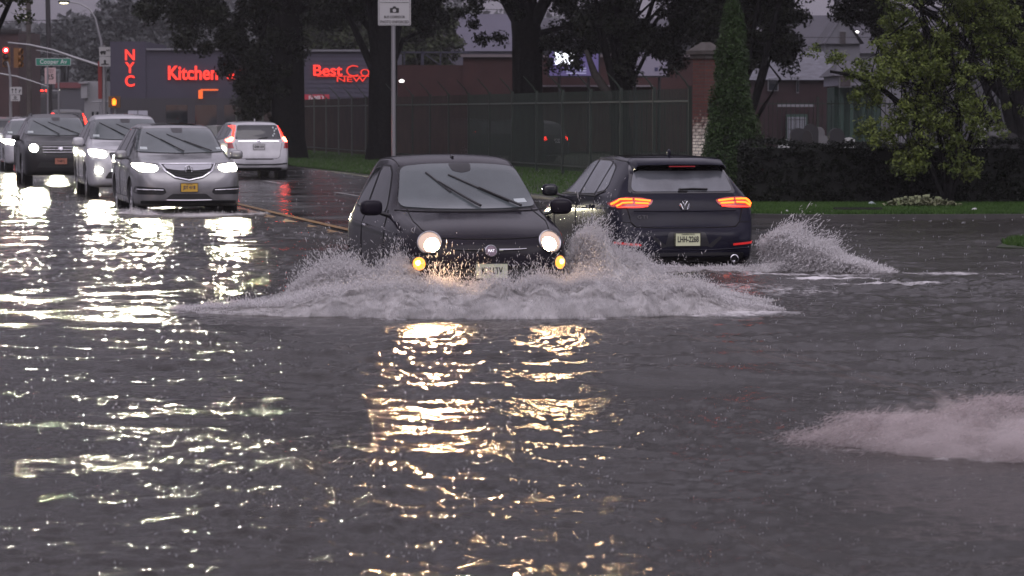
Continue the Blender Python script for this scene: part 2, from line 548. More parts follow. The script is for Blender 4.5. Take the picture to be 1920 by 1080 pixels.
    def mirrors(s, y, z, x, mat, r=(0.105, 0.06, 0.075), glass_back=True):
        for sx in (-1, 1):
            m = MB().sell((sx * (x + .02), y, z), r, 0.62, 24, 14, rz=sx * -0.12).build("side_mirror", mat, s.root, True, 60)
            MB().tube([(sx * (x - .20), y + .03, z - .09), (sx * (x - .04), y + .01, z - .045)], [.028, .02], 8, 0.8).build("mirror_arm", M_BLACK, m, True)
            MB().sell((sx * (x + .02), y + r[1] * .85, z), (r[0] * .82, .015, r[2] * .78), 0.6, 20, 10).build("mirror_glass", M_GLASSD, m, True)
    def wipers(s, specs):
        for base, b0, b1 in specs:
            a, b0, b1 = Vector(base), Vector(b0), Vector(b1)
            c = b0.lerp(b1, .5)
            o = s.line("wiper", M_BLACK, 'F', [tuple(a), tuple(c)], .010, .03, step=.06, taper=(.013, .008))
            s.line("wiper_blade", M_BLACK, 'F', [tuple(b0), tuple(c), tuple(b1)], .011, .016, parent=o, step=.06)

def sides(c, polys, mat=M_GLASSD, rub=True):
    for p in polys:
        q = rounded(p, .04)
        for v in ('L', 'R'):
            if rub:
                cx = sum(a[0] for a in q) / len(q); cz = sum(a[1] for a in q) / len(q)
                c.patch("window_seal", M_SEAL, v, [(cx + (a[0] - cx) * 1.05, cz + (a[1] - cz) * 1.09) for a in q], .003, .01)
            c.patch("side_window", mat, v, q, .007, .012)

# ---------------- small black hatchback ploughing towards the camera
def car_pos(px, D, depth):
    p = at(px, 400, D)
    return Vector((p.x, D, -depth))
P_BLK = paint("black_violet_paint", (0.012, 0.010, 0.016), 0.16, 0.0, coat=.05, spec=.14)
def beam(car, x, y, z, col, power, r=.075, size=50, pitch=1.0, yaw=0.0, parent=None):
    """the lamp's own light, thrown forward in a cone"""
    ld = bpy.data.lights.new("beam", 'SPOT'); ld.energy = power; ld.color = col; ld.spot_size = R(size); ld.spot_blend = .75
    ld.shadow_soft_size = r
    o = bpy.data.objects.new("beam", ld); COL.objects.link(o); o.parent = car.root
    o.location = (x, y, z); o.rotation_euler = (R(-90) + R(pitch) * 1, 0, R(yaw))
    return o
def head_glow(name, col, st):
    return emis(name, col, st)
M_HEADW = emis("lit_headlamp_warm", (1.0, 0.74, 0.48), 75.0)
M_HEADRIM = emis("lit_headlamp_rim", (1.0, 0.72, 0.58), .6)
M_HEADC = emis("lit_headlamp_white", (1.0, 0.97, 0.80), 230.0)
M_HEADS = emis("lit_headlamp_soft", (1.0, 0.97, 0.80), 22.0)
M_LENS = pm("clear_lens", (0.35, 0.35, 0.36), 0.08, coat=1.0, emit=(1, .95, .8), es=0.35)

def build_fiat():
    cv = dict(
        zt=[(0, .60), (.02, .68), (.07, .76), (.18, .83), (.4, .905), (.7, .97), (.92, 1.02), (1.08, 1.10), (1.3, 1.27), (1.52, 1.415), (1.75, 1.49), (2.1, 1.52), (2.6, 1.505), (2.95, 1.44), (3.2, 1.30), (3.38, 1.05), (3.48, .86), (3.55, .62)],
        zb=[(0, .34), (.04, .27), (.15, .21), (.4, .18), (3.1, .19), (3.45, .26), (3.55, .36)],
        w=[(0, .50), (.02, .58), (.07, .66), (.16, .725), (.32, .775), (.6, .80), (1.1, .813), (2.7, .815), (3.1, .79), (3.38, .70), (3.5, .6), (3.55, .48)],
        ws=[(0, .46), (.02, .54), (.07, .615), (.16, .68), (.32, .73), (.6, .755), (1.1, .765), (2.7, .765), (3.1, .735), (3.38, .64), (3.55, .44)],
        wr=[(0, .40), (.02, .50), (.07, .57), (.16, .62), (.4, .665), (.9, .685), (1.1, .675), (1.5, .60), (2.0, .575), (2.9, .555), (3.3, .54), (3.5, .48), (3.55, .4)],
        zl=[(0, .56), (.07, .70), (.18, .765), (.4, .83), (.9, .90), (1.8, .93), (2.7, .96), (3.2, .95), (3.42, .8), (3.55, .56)])
    loc = car_pos(921, 29.3, 0.12)
    c = Car("small_hatchback", 3.55, cv, loc, TH + R(1.0), P_BLK,
            "small rounded black hatchback with round headlights throwing up a bow wave", "car", arches=(0.72, 2.98), axle_r=.29, arch_r=.335, track=.70)
    # windscreen
    ws_ = [(-.665, 1.035), (-.35, 1.015), (0, 1.01), (.35, 1.015), (.665, 1.035), (.555, 1.40), (.3, 1.425), (0, 1.43), (-.3, 1.425), (-.555, 1.40)]
    c.patch("windscreen_seal", M_SEAL, 'F', rounded([(p[0] * 1.03, 1.22 + (p[1] - 1.22) * 1.06) for p in ws_], .05), .001, .010, cell=.025)
    c.patch("windscreen", M_GLASSG, 'F', rounded(ws_, .07), .011, .016, cell=.025)
    c.patch("mirror_shade", M_BLACK, 'F', rounded([(-.09, 1.425), (.13, 1.425), (.11, 1.36), (.02, 1.34), (-.07, 1.36)], .02), .0135, .01)
    c.patch("inspection_sticker", pm("sticker_grey", (.45, .5, .5), .5), 'F', [(.46, 1.06), (.58, 1.065), (.565, 1.10), (.455, 1.095)], .0135, .006)
    c.line("cowl_gap", M_GAP, 'F', [(-.70, 1.005), (-.3, .99), (.3, .99), (.70, 1.005)], .008, .001)
    sides(c, [[(1.34, .98), (1.32, 1.03), (1.62, 1.34), (1.80, 1.40), (2.18, 1.40), (2.16, .98)], [(2.27, .99), (2.28, 1.39), (2.55, 1.37), (2.78, 1.22), (2.86, 1.02)]])
    c.patch("rear_window", M_GLASSD, 'B', rounded([(-.5, 1.05), (.5, 1.05), (.44, 1.32), (-.44, 1.32)], .06), .004)
    for v in ('L', 'R'):
        c.line("door_gap", M_GAP, v, [(1.22, 1.0), (1.06, .80), (1.05, .40), (1.2, .27), (2.1, .27), (2.22, .5), (2.23, 1.0)], .005, .001)
        c.line("door_handle", M_CHROME, v, [(1.92, .83), (2.10, .84)], .013, .012)
        c.line("side_crease", P_BLK, v, [(.55, .80), (1.2, .83), (2.2, .86), (3.1, .88)], .008, .0)
    # bonnet shut line
    c.line("bonnet_gap", M_GAP, 'F', [(-.52, .80), (-.44, .775), (-.2, .765), (.2, .765), (.44, .775), (.52, .80)], .006, .001)
    c.line("bonnet_gap", M_GAP, 'T', [(-.60, .95), (-.63, .5), (-.60, .25), (-.52, .12)], .006, .0)
    c.line("bonnet_gap", M_GAP, 'T', [(.60, .95), (.63, .5), (.60, .25), (.52, .12)], .006, .0)
    # round headlights: chrome ring, glass dome, lit bowl
    for sx in (-1, 1):
        p, nn = c.hit('F', sx * .565, .735)
        nn = (nn + Vector((sx * .15, -.9, .1))).normalized()
        Mx = nn.to_track_quat('Z', 'Y').to_matrix()
        ring = MB().lathe([(.092, -.06), (.113, -.02), (.113, .012), (.105, .022), (.098, .016), (.094, -.01)], 'z', p, 40, Mx).build("headlight", M_CHROME, c.root, True)
        prof = [(.096 * math.cos(t), .012 + .030 * math.sin(t)) for t in [i * math.pi / 14 for i in range(8)]]
        MB().lathe([(.096, -.02)] + prof, 'z', p, 36, Mx).build("headlight_lens", M_HEADRIM, ring, True)
        p2 = p + Vector((sx * -.008, 0, -.012)) + nn * .014
        prof = [(.082 * math.cos(t), .010 + .026 * math.sin(t)) for t in [i * math.pi / 14 for i in range(8)]]
        MB().lathe([(.082, -.02)] + prof, 'z', p2, 36, Mx).build("headlight_bulb", M_HEADW, ring, True)
        p, nn = c.hit('F', sx * .655, .545)
        nn = (nn + Vector((0, -.6, 0))).normalized()
        Mx = nn.to_track_quat('Z', 'Y').to_matrix()
        r2 = MB().lathe([(.06, -.04), (.074, -.01), (.074, .01), (.066, .018)], 'z', p, 32, Mx).build("turn_signal", M_BLACK, c.root, True)
        prof = [(.066 * math.cos(t), .01 + .022 * math.sin(t)) for t in [i * math.pi / 10 for i in range(6)]]
        MB().lathe([(.066, -.02)] + prof, 'z', p, 28, Mx).build("turn_signal_lens", M_AMBER, r2, True)
        MB().sell(tuple(p + nn * .024 + Vector((0, 0, .008))), (.034, .016, .026), .9, 14, 8).build("turn_signal_bulb", M_AMBERC, r2, True)
    # badge and moustache bars
    p, U, W, nn = c.frame('F', 0, .655)
    Mx = nn.to_track_quat('Z', 'Y').to_matrix()
    bd = MB().lathe([(.058, -.02), (.058, .012), (.052, .018), (.046, .012)], 'z', p, 32, Mx).build("badge", M_CHROME, c.root, True)
    MB().lathe([(.047, -.01), (.047, .0145), (.001, .016)], 'z', p, 24, Mx).build("badge_disc", pm("badge_grey", (.16, .12, .15), .3, .5), bd, True)
    text_mesh("badge_letters", "FIAT", .034, p + nn * .018, U, W, M_CHROME, bd, .004, .001, stretch=.9)
    c.line("chrome_bar", M_CHROME, 'F', [(.075, .665), (.2, .668), (.335, .672)], .014, .010, flat=.7, taper=(.016, .007))
    c.line("chrome_bar", pm("unlit_chrome", (.06, .06, .065), .3, .8), 'F', [(-.075, .665), (-.2, .668), (-.335, .672)], .014, .010, flat=.7, taper=(.014, .007))  # left bar's missing light is put into a darker chrome colour
    # lower intake, plate
    c.patch("lower_grille", M_MESH, 'F', rounded([(-.45, .50), (.45, .50), (.40, .36), (-.40, .36)], .04), .004, .012)
    c.line("grille_slat", M_BLACK, 'F', [(-.42, .45), (.42, .45)], .010, .012)
    c.line("grille_slat", M_BLACK, 'F', [(-.42, .41), (.42, .41)], .010, .012)
    c.line("bumper_lip", P_BLK, 'F', [(-.48, .53), (-.2, .525), (.2, .525), (.48, .53)], .018, .0)
    c.plate('F', 0.0, .475, "K58 LTV", pm("plate_cream", (.62, .66, .48), .4), M_BLACK, wd=.305, ht=.14)
    c.mirrors(1.08, 1.03, .90, P_BLK)
    c.wipers([((.10, 1.02), (-.33, 1.34), (-.14, 1.16)), ((.50, 1.02), (-.12, 1.32), (.40, 1.07))])
    for sx, pw in ((-1, 470), (1, 75)): beam(c, sx * .565, -.02, .74, (1.0, .60, .29), pw, .075)
    c.line("antenna", M_BLACK, 'T', [(0, 1.72), (0, 1.80)], .012, .01)
    c.line("roof_gutter", M_SEAL, 'T', [(-.555, 1.6), (-.545, 2.2), (-.53, 2.8)], .007, .0)
    c.line("roof_gutter", M_SEAL, 'T', [(.555, 1.6), (.545, 2.2), (.53, 2.8)], .007, .0)
    return c

# ---------------- dark hatchback seen from behind
P_NAVY = paint("dark_blue_black_paint", (0.008, 0.008, 0.018), 0.15, 0.0, coat=.06, spec=.15)
def build_golf():
    L = 4.26
    cv = dict(
        zt=[(0, .52), (.04, .64), (.15, .76), (.5, .87), (.9, .945), (1.12, 1.0), (1.4, 1.17), (1.75, 1.36), (2.1, 1.445), (2.5, 1.475), (3.0, 1.48), (3.45, 1.45), (3.72, 1.405), (3.83, 1.35), (3.93, 1.22), (4.03, 1.08), (4.085, 1.0), (4.12, .95), (4.15, .85), (4.17, .72), (4.185, .66), (4.215, .63), (4.245, .60), (4.26, .54)],
        zb=[(0, .32), (.05, .25), (.2, .2), (3.9, .2), (4.15, .23), (4.26, .30)],
        w=[(0, .5), (.04, .64), (.14, .76), (.35, .85), (.8, .89), (3.3, .893), (3.7, .885), (3.95, .865), (4.1, .835), (4.2, .79), (4.245, .74), (4.26, .66)],
        ws=[(0, .45), (.04, .6), (.14, .71), (.35, .80), (.8, .845), (3.3, .85), (3.7, .84), (3.95, .815), (4.1, .78), (4.2, .74), (4.26, .62)],
        wr=[(0, .4), (.04, .56), (.14, .66), (.5, .73), (1.1, .72), (1.6, .62), (2.1, .58), (3.0, .575), (3.5, .565), (3.8, .565), (3.95, .60), (4.05, .64), (4.12, .68), (4.2, .68), (4.26, .58)],
        zl=[(0, .48), (.1, .66), (.5, .80), (1.1, .90), (2.5, .95), (3.4, .98), (3.9, .97), (4.1, .90), (4.15, .78), (4.19, .60), (4.26, .50)])
    pc = at(1289, 400, 37.5)
    rz = math.pi + TH + R(0.5)
    loc = Vector((pc.x, 37.5, -.18)) - Matrix.Rotation(rz, 3, 'Z') @ Vector((0, L, 0))
    c = Car("dark_hatchback", L, cv, loc, rz, P_NAVY,
            "dark blue-black hatchback seen from behind with lit tail lights and pale plate", "car", arches=(0.84, 3.46), axle_r=.32, arch_r=.36, track=.775)
    # from behind, image right = -x; polygons below are given in image-right = +u and flipped
    def B(poly): return [(-p[0], p[1]) for p in poly]
    def RB(poly, r=.03): return rounded(B(poly), r)
    c.patch("hatch_surround", pm("gloss_black", (.008, .008, .01), .12, coat=1), 'B', RB([(-.66, 1.035), (.66, 1.035), (.575, 1.33), (.535, 1.395), (-.535, 1.395), (-.575, 1.33)], .05), .003, .01)
    c.patch("rear_window", M_GLASSR, 'B', RB([(-.615, 1.055), (.615, 1.055), (.555, 1.27), (.5, 1.295), (-.5, 1.295), (-.555, 1.27)], .06), .008, .012)
    sp = MB()
    for i in range(1):
        top = [(-.56, 3.45, 1.44), (.56, 3.45, 1.44), (.545, 3.98, 1.375), (-.545, 3.98, 1.375)]
    prof = [(3.50, 1.425), (3.60, 1.452), (3.85, 1.43), (4.00, 1.385), (4.02, 1.365), (3.90, 1.345), (3.70, 1.35)]
    xs = [(-.555, .97), (-.52, 1), (-.3, 1.006), (0, 1.008), (.3, 1.006), (.52, 1), (.555, .97)]
    vs, fs = [], []
    for x, k in xs:
        for y, z in prof:
            vs.append((x, 3.5 + (y - 3.5) * (1 if abs(x) < .5 else .9), 1.36 + (z * k - 1.36)))
    m = len(prof)
    for i in range(len(xs) - 1):
        for j in range(m): fs.append((i * m + j, i * m + (j + 1) % m, (i + 1) * m + (j + 1) % m, (i + 1) * m + j))
    fs += [tuple(range(m)), tuple((len(xs) - 1) * m + j for j in range(m))]
    sp.add(vs, fs)
    spo = sp.build("roof_spoiler", P_NAVY, c.root, True, 50)
    MB().box((0, 4.0, 1.352), (.32, .03, .014)).build("brake_light", M_RED, spo)
    c.patch("wiper_hub", M_BLACK, 'B', rounded([(-.06, 1.05), (.06, 1.05), (.05, 1.085), (-.05, 1.085)], .01), .02, .02)
    c.line("rear_wiper", M_BLACK, 'B', B([(-.04, 1.07), (.12, 1.078), (.30, 1.072)]), .014, .025, flat=.8)
    # tail lights
    for sx in (-1, 1):
        out = [(.375, .955), (.52, .985), (.70, .99), (.80, .965), (.86, .915), (.845, .875), (.62, .862), (.50, .868), (.41, .905)]
        lamp = c.patch("tail_light", M_RED, 'B', rounded([(sx * p[0], p[1]) for p in out], .02), .012, .02)
        for k, (a, b) in enumerate((([(.415, .942), (.60, .962)], .012), ([(.63, .962), (.76, .958), (.835, .905)], .012),
                                    ([(.44, .918), (.60, .925)], .011), ([(.63, .925), (.745, .920), (.80, .885)], .011))):
            c.line("light_bar", M_REDHOT, 'B', [(sx * q[0], q[1]) for q in a], b, .020, parent=lamp, step=.03)
        c.line("lamp_glow_strip", M_REDLIT, 'B', [(sx * .45, .885), (sx * .62, .878), (sx * .80, .872)], .006, .018, parent=lamp)
        c.patch("reflector", M_REFL, 'B', [(sx * p[0], p[1]) for p in [(.56, .425), (.84, .45), (.84, .475), (.56, .45)]], .008, .015)
        c.patch("bumper_recess", M_BLACK, 'B', [(sx * p[0], p[1]) for p in rounded([(.30, .40), (.42, .52), (.40, .54), (.24, .42)], .01)], .002, .01)
        MB().lathe([(.030, .0), (.050, .0), (.052, .10), (.044, .105), (.040, .09), (.040, .01)], 'y', (sx * .57, 4.18, .27), 24).build("exhaust_tip", M_CHROME, c.root, True)
    c.patch("number_recess", M_BLACK, 'B', rounded([(-.27, .42), (.27, .42), (.22, .585), (-.22, .585)], .03), .003, .01)
    c.patch("lower_valance", M_BLACK, 'B', rounded([(-.66, .235), (.66, .235), (.70, .345), (-.70, .345)], .03), .004, .012)
    c.line("bumper_crease", P_NAVY, 'B', [(-.80, .40), (-.3, .375), (.3, .375), (.80, .40)], .010, .0)
    c.line("hatch_gap", M_GAP, 'B', [(-.70, .87), (-.66, .70), (-.60, .645), (-.3, .635), (.3, .635), (.60, .645), (.66, .70), (.70, .87)], .007, .0)
    c.line("bumper_gap", M_GAP, 'B', [(-.80, .70), (-.66, .70)], .005, .0); c.line("bumper_gap", M_GAP, 'B', [(.80, .70), (.66, .70)], .005, .0)
    c.line("hatch_crease", P_NAVY, 'B', [(-.62, .835), (0, .83), (.62, .835)], .010, -.002)
    # badge
    p, U, W, nn = c.frame('B', 0, .895)
    Mx = nn.to_track_quat('Z', 'Y').to_matrix()
    bd = MB().lathe([(.060, -.01), (.064, .012), (.058, .020), (.052, .012), (.052, -.01)], 'z', p, 36, Mx).build("badge", M_CHROME, c.root, True)
    MB().lathe([(.053, -.01), (.053, .006), (.001, .006)], 'z', p, 24, Mx).build("badge_disc", M_BLACK, bd, True)
    st = MB()
    for pts in ([(-.030, .048), (0, -.002), (.030, .048)], [(-.05, .018), (-.022, -.050), (0, .004), (.022, -.050), (.05, .018)]):
        st.tube([p + U * a + W * b + nn * .012 for a, b in pts], .006, 6)
    st.build("badge_strokes", M_CHROME, bd)
    pr = c.frame('B', .52, .76)
    text_mesh("model_letters", "GTI", .055, pr[0] + pr[3] * .006, pr[1], pr[2], pm("dull_chrome", (.07, .07, .08), .4), c.root, .006, .001, stretch=1.3, space=1.2)
    c.plate('B', 0.0, .50, "LHH-2268", pm("plate_pale_yellow", (.60, .62, .42), .4, emit=(.9, .95, .6), es=.06), pm("plate_ink", (.03, .03, .03), .5), size=.094, top="GARDEN STATE")
    # sides
    sides(c, [[(1.32, 1.0), (1.30, 1.03), (1.78, 1.33), (2.05, 1.385), (2.28, 1.40), (2.28, 1.0)], [(2.38, 1.0), (2.38, 1.40), (2.9, 1.40), (3.05, 1.385), (3.10, 1.02)], [(3.16, 1.03), (3.12, 1.375), (3.28, 1.33), (3.48, 1.12), (3.46, 1.06)]], M_GLASSR)
    for v in ('L', 'R'):
        c.line("door_gap", M_GAP, v, [(1.25, .98), (1.18, .80), (1.2, .35), (2.32, .33), (2.33, 1.0)], .005, .001)
        c.line("door_gap", M_GAP, v, [(2.33, .33), (3.0, .33), (3.16, .60), (3.2, 1.0)], .005, .001)
        for y in (2.12, 2.98): c.line("door_handle", P_NAVY, v, [(y, .86), (y + .18, .87)], .014, .02)
        c.line("window_trim", M_BLACK, v, [(1.25, .975), (3.2, .99), (3.5, 1.05)], .010, .004)
        c.line("side_crease", P_NAVY, v, [(1.0, .80), (2.3, .83), (3.9, .86)], .010, .0)
        c.line("roof_rail", M_BLACK, v, [(1.7, 1.395), (2.2, 1.425), (3.0, 1.43), (3.6, 1.40)], .010, .0)
    c.patch("windscreen", M_GLASSG, 'F', rounded([(-.68, 1.04), (.68, 1.04), (.56, 1.40), (-.56, 1.40)], .06), .006)
    c.patch("panorama_roof", pm("gloss_black", (.008, .008, .01), .12), 'T', rounded([(-.5, 1.95), (.5, 1.95), (.5, 3.3), (-.5, 3.3)], .06), .004, .01, cell=.12)
    MB().sell((0, 3.42, 1.50), (.018, .07, .05), .9, 12, 8).build("roof_antenna", P_NAVY, c.root, True)
    for sx in (-1, 1):
        c.patch("headlight", M_LENS, 'F', rounded([(sx * a, b) for a, b in [(.42, .66), (.76, .70), (.80, .60), (.44, .57)]], .03), .006, .015)
    c.mirrors(1.42, 1.02, .98, P_NAVY, (.10, .065, .075))
    return c

# ---------------- silver SUV at the head of the queue
P_SILV = paint("silver_paint", (0.25, 0.25, 0.255), 0.30, 0.6)
SUV_CV = dict(
    zt=[(0, .66), (.03, .78), (.10, .90), (.25, .97), (.6, 1.05), (1.0, 1.12), (1.2, 1.17), (1.5, 1.33), (1.85, 1.53), (2.1, 1.63), (2.5, 1.69), (3.2, 1.71), (4.1, 1.66), (4.5, 1.56), (4.72, 1.30), (4.82, 1.05), (4.90, .85), (4.93, .6)],
    zb=[(0, .36), (.05, .28), (.25, .23), (4.5, .25), (4.85, .32), (4.93, .42)],
    w=[(0, .62), (.03, .74), (.10, .84), (.25, .915), (.6, .96), (1.2, .98), (4.2, .98), (4.6, .93), (4.85, .82), (4.93, .7)],
    ws=[(0, .58), (.03, .70), (.10, .79), (.25, .865), (.6, .91), (1.2, .93), (4.2, .925), (4.6, .87), (4.85, .77), (4.93, .65)],
    wr=[(0, .5), (.03, .64), (.10, .72), (.3, .79), (.9, .83), (1.2, .81), (1.7, .71), (2.2, .66), (4.1, .645), (4.6, .66), (4.85, .7), (4.93, .6)],
    zl=[(0, .6), (.10, .83), (.3, .90), (1.1, 1.0), (2.5, 1.06), (4.2, 1.12), (4.7, 1.0), (4.93, .55)])
def suv_common(c, glass=M_GLASSG, wip=True, dz=0.0, dark=M_GLASSD, rails=None):
    ws_ = [(-.80, 1.20 + dz), (-.4, 1.18 + dz), (0, 1.17 + dz), (.4, 1.18 + dz), (.80, 1.20 + dz), (.675, 1.60 + dz), (.3, 1.615 + dz), (-.3, 1.615 + dz), (-.675, 1.60 + dz)]
    c.patch("windscreen_seal", M_SEAL, 'F', rounded([(p[0] * 1.03, 1.39 + dz + (p[1] - 1.39 - dz) * 1.06) for p in ws_], .05), .001, .010, cell=.03)
    c.patch("windscreen", glass, 'F', rounded(ws_, .06), .011, .016, cell=.03)
    sides(c, [[(1.72, 1.11), (2.12, 1.51), (2.35, 1.60), (2.62, 1.61), (2.62, 1.10)], [(2.74, 1.10), (2.74, 1.61), (3.55, 1.60), (3.62, 1.14)], [(3.72, 1.15), (3.68, 1.58), (4.2, 1.52), (4.38, 1.22)]], dark)
    for v in ('L', 'R'):
        c.line("door_gap", M_GAP, v, [(1.38, 1.08), (1.30, .85), (1.32, .40), (2.68, .40), (2.68, 1.1)], .005, .001)
        c.line("door_gap", M_GAP, v, [(2.68, .40), (3.5, .40), (3.66, .7), (3.68, 1.12)], .005, .001)
        for y in (2.42, 3.4): c.line("door_handle", c.mat, v, [(y, .95), (y + .2, .96)], .015, .02)
        if rails: c.line("roof_rail", rails, v, [(2.3, 1.665 + dz), (3.0, 1.70 + dz), (4.1, 1.64 + dz)], .016, .02)
    st = pm("sticker_grey", (.45, .5, .5), .5)
    c.patch("inspection_sticker", st, 'F', [(-.73, 1.235 + dz), (-.60, 1.23 + dz), (-.60, 1.275 + dz), (-.72, 1.28 + dz)], .0135, .006)
    c.patch("inspection_sticker", st, 'F', [(.66, 1.23 + dz), (.74, 1.235 + dz), (.73, 1.27 + dz), (.655, 1.265 + dz)], .0135, .006)
    c.patch("mirror_shade", M_BLACK, 'F', rounded([(-.11, 1.615 + dz), (.11, 1.615 + dz), (.09, 1.53 + dz), (-.09, 1.53 + dz)], .03), .0135, .01)
    if wip: c.wipers([((.05, 1.185 + dz), (-.56, 1.53 + dz), (-.10, 1.28 + dz)), ((.56, 1.19 + dz), (-.20, 1.50 + dz), (.38, 1.25 + dz))])
def build_silver():
    p = at(355, 400, 57)
    c = Car("silver_suv", 4.93, SUV_CV, (p.x, 57, -.10), TH + R(.5), P_SILV,
            "silver SUV with pentagonal grille and yellow plate at the head of the queue", "car", "oncoming vehicles queued with headlights on", arches=(.95, 3.80), axle_r=.36, arch_r=.41, track=.845)
    suv_common(c)
    c.patch("sunroof", pm("gloss_black", (.008, .008, .01), .12), 'T', rounded([(-.42, 2.35), (.42, 2.35), (.42, 3.1), (-.42, 3.1)], .05), .004, .01, cell=.1)
    c.line("bonnet_gap", M_GAP, 'F', [(-.84, 1.02), (-.6, 1.0), (-.48, .985), (.48, .985), (.6, 1.0), (.84, 1.02)], .006, .0)
    gr = [(-.50, .985), (.50, .985), (.41, .86), (.25, .755), (0, .70), (-.25, .755), (-.41, .86)]
    g = c.patch("grille", M_MESH, 'F', rounded(gr, .03), .006, .015)
    c.line("grille_frame", M_CHROME, 'F', gr + [gr[0]], .020, .010, parent=g)
    c.patch("grille_bar", pm("satin_silver", (.55, .55, .57), .25, .9), 'F', rounded([(-.44, .965), (.44, .965), (.39, .895), (.15, .872), (-.15, .872), (-.39, .895)], .03), .022, .02, parent=g)
    for k in range(3): c.line("grille_slat", M_BLACK, 'F', [(-.36 + .1 * k, .84 - .04 * k), (.36 - .1 * k, .84 - .04 * k)], .007, .012, parent=g)
    p_, U, W, nn = c.frame('F', 0, .90)
    q = p_ + Vector((0, -.045, 0))
    em = MB()
    for pts in ([(-.042, -.052), (-.010, .055), (.010, .055), (.042, -.052)], [(-.024, -.008), (.024, -.008)]):
        em.tube([q + Vector((a, 0, b)) for a, b in pts], .009, 6)
    ring = MB().tube([q + Vector((.068 * math.cos(t), 0, .072 * math.sin(t))) for t in [i * math.pi / 12 for i in range(25)]], .008, 6).build("badge", M_CHROME, c.root, True)
    em.build("badge_letter", M_BLACK, ring)
    for sx in (-1, 1):
        hl = c.patch("headlight", M_HEADS, 'F', rounded([(sx * a, b) for a, b in [(.53, .90), (.56, .965), (.80, 1.0), (.93, 1.0), (.93, .93), (.86, .86), (.62, .855)]], .03), .008, .018)
        for x in (.64, .72, .80):
            pp, n2 = c.hit('F', sx * x, .925)
            MB().sell(tuple(pp + n2 * .015), (.034, .02, .034), .9, 12, 8).build("headlight_element", M_HEADC, hl, True)
        f = c.patch("fog_recess", M_BLACK, 'F', rounded([(sx * a, b) for a, b in [(.40, .49), (.44, .565), (.93, .60), (.95, .49), (.90, .455), (.46, .45)]], .03), .005, .015)
        c.line("fog_bar", M_CHROME, 'F', [(sx * .46, .53), (sx * .90, .545)], .011, .012, parent=f)
    c.patch("lower_intake", M_MESH, 'F', rounded([(-.42, .37), (.42, .37), (.30, .465), (-.30, .465)], .03), .005, .015)
    c.line("bumper_lip", M_CHROME, 'F', [(-.40, .355), (0, .35), (.40, .355)], .010, .008)
    c.patch("skid_trim", M_BLACK, 'F', rounded([(-.85, .29), (.85, .29), (.85, .345), (-.85, .345)], .02), .005, .015)
    c.plate('F', 0, .575, "JDT 4168", pm("plate_yellow", (.62, .38, .05), .4), pm("plate_navy_ink", (.02, .03, .08), .5), top="NEW YORK")
    c.mirrors(1.62, 1.14, 1.04, P_SILV, (.115, .07, .085))
    for sx in (-1, 1): beam(c, sx * .74, -.03, .93, (1.0, .92, .62), 620, .11)
    return c

P_WHT = paint("white_paint", (0.44, 0.44, 0.46), 0.35, 0.0)
def scale_cv(cv, L, W, H, L0=4.93, W0=.98, H0=1.71):
    o = {}
    for k, v in cv.items():
        if k in ('w', 'ws', 'wr'): o[k] = [(a * L / L0, b * W / W0) for a, b in v]
        else: o[k] = [(a * L / L0, b * H / H0) for a, b in v]
    return o
def front_generic(c, style, plate=None, k=1.0):
    g = c.patch("grille", M_MESH, 'F', rounded([(-.5, .95 * k), (.5, .95 * k), (.42, .72 * k), (-.42, .72 * k)], .04), .006, .015)
    for z in (.90, .84, .78): c.line("grille_slat", M_CHROME if style != 'dark' else M_BLACK, 'F', [(-.45, z * k), (.45, z * k)], .009, .012, parent=g)
    c.patch("lower_intake", M_MESH, 'F', rounded([(-.6, .42 * k), (.6, .42 * k), (.5, .56 * k), (-.5, .56 * k)], .04), .005, .015)
    c.line("bonnet_gap", M_GAP, 'F', [(-.8, 1.03 * k), (-.5, 1.0 * k), (.5, 1.0 * k), (.8, 1.03 * k)], .007, .0)
    p, U, W, nn = c.frame('F', 0, .86 * k)
    MB().lathe([(.055, -.02), (.055, .01), (.04, .016), (.03, .01)], 'z', p + nn * .02, 24, nn.to_track_quat('Z', 'Y').to_matrix()).build("badge", M_CHROME, c.root, True)
    for sx in (-1, 1):
        if style == 'round':
            pp, n2 = c.hit('F', sx * .66, .88 * k)
            hl = c.patch("headlight", M_HEADS, 'F', ellipse(sx * .66, .88 * k, .11, .10), .008, .02)
            MB().sell(tuple(pp + n2 * .02), (.07, .03, .07), .9, 14, 10).build("headlight_element", M_HEADC, hl, True)
        else:
            hl = c.patch("headlight", M_HEADS, 'F', rounded([(sx * a, b * k) for a, b in [(.54, .88), (.56, .98), (.80, 1.02), (.90, 1.0), (.88, .88), (.62, .84)]], .03), .008, .018)
            for x in (.64, .78):
                pp, n2 = c.hit('F', sx * x, .925 * k)
                MB().sell(tuple(pp + n2 * .015), (.05, .02, .045), .9, 12, 8).build("headlight_element", M_HEADC, hl, True)
        beam(c, sx * .68, -.05, .92 * k, (1.0, .93, .66), 680, .11)
        if style == 'double':
            pp, n2 = c.hit('F', sx * .72, .60)
            fo = c.patch("fog_light", M_HEADS, 'F', ellipse(sx * .72, .60, .085, .075), .008, .02)
            MB().sell(tuple(pp + n2 * .015), (.05, .02, .05), .9, 12, 8).build("fog_light_element", M_HEADC, fo, True)
    if plate: c.plate('F', 0, .60, plate[0], plate[1], M_BLACK)
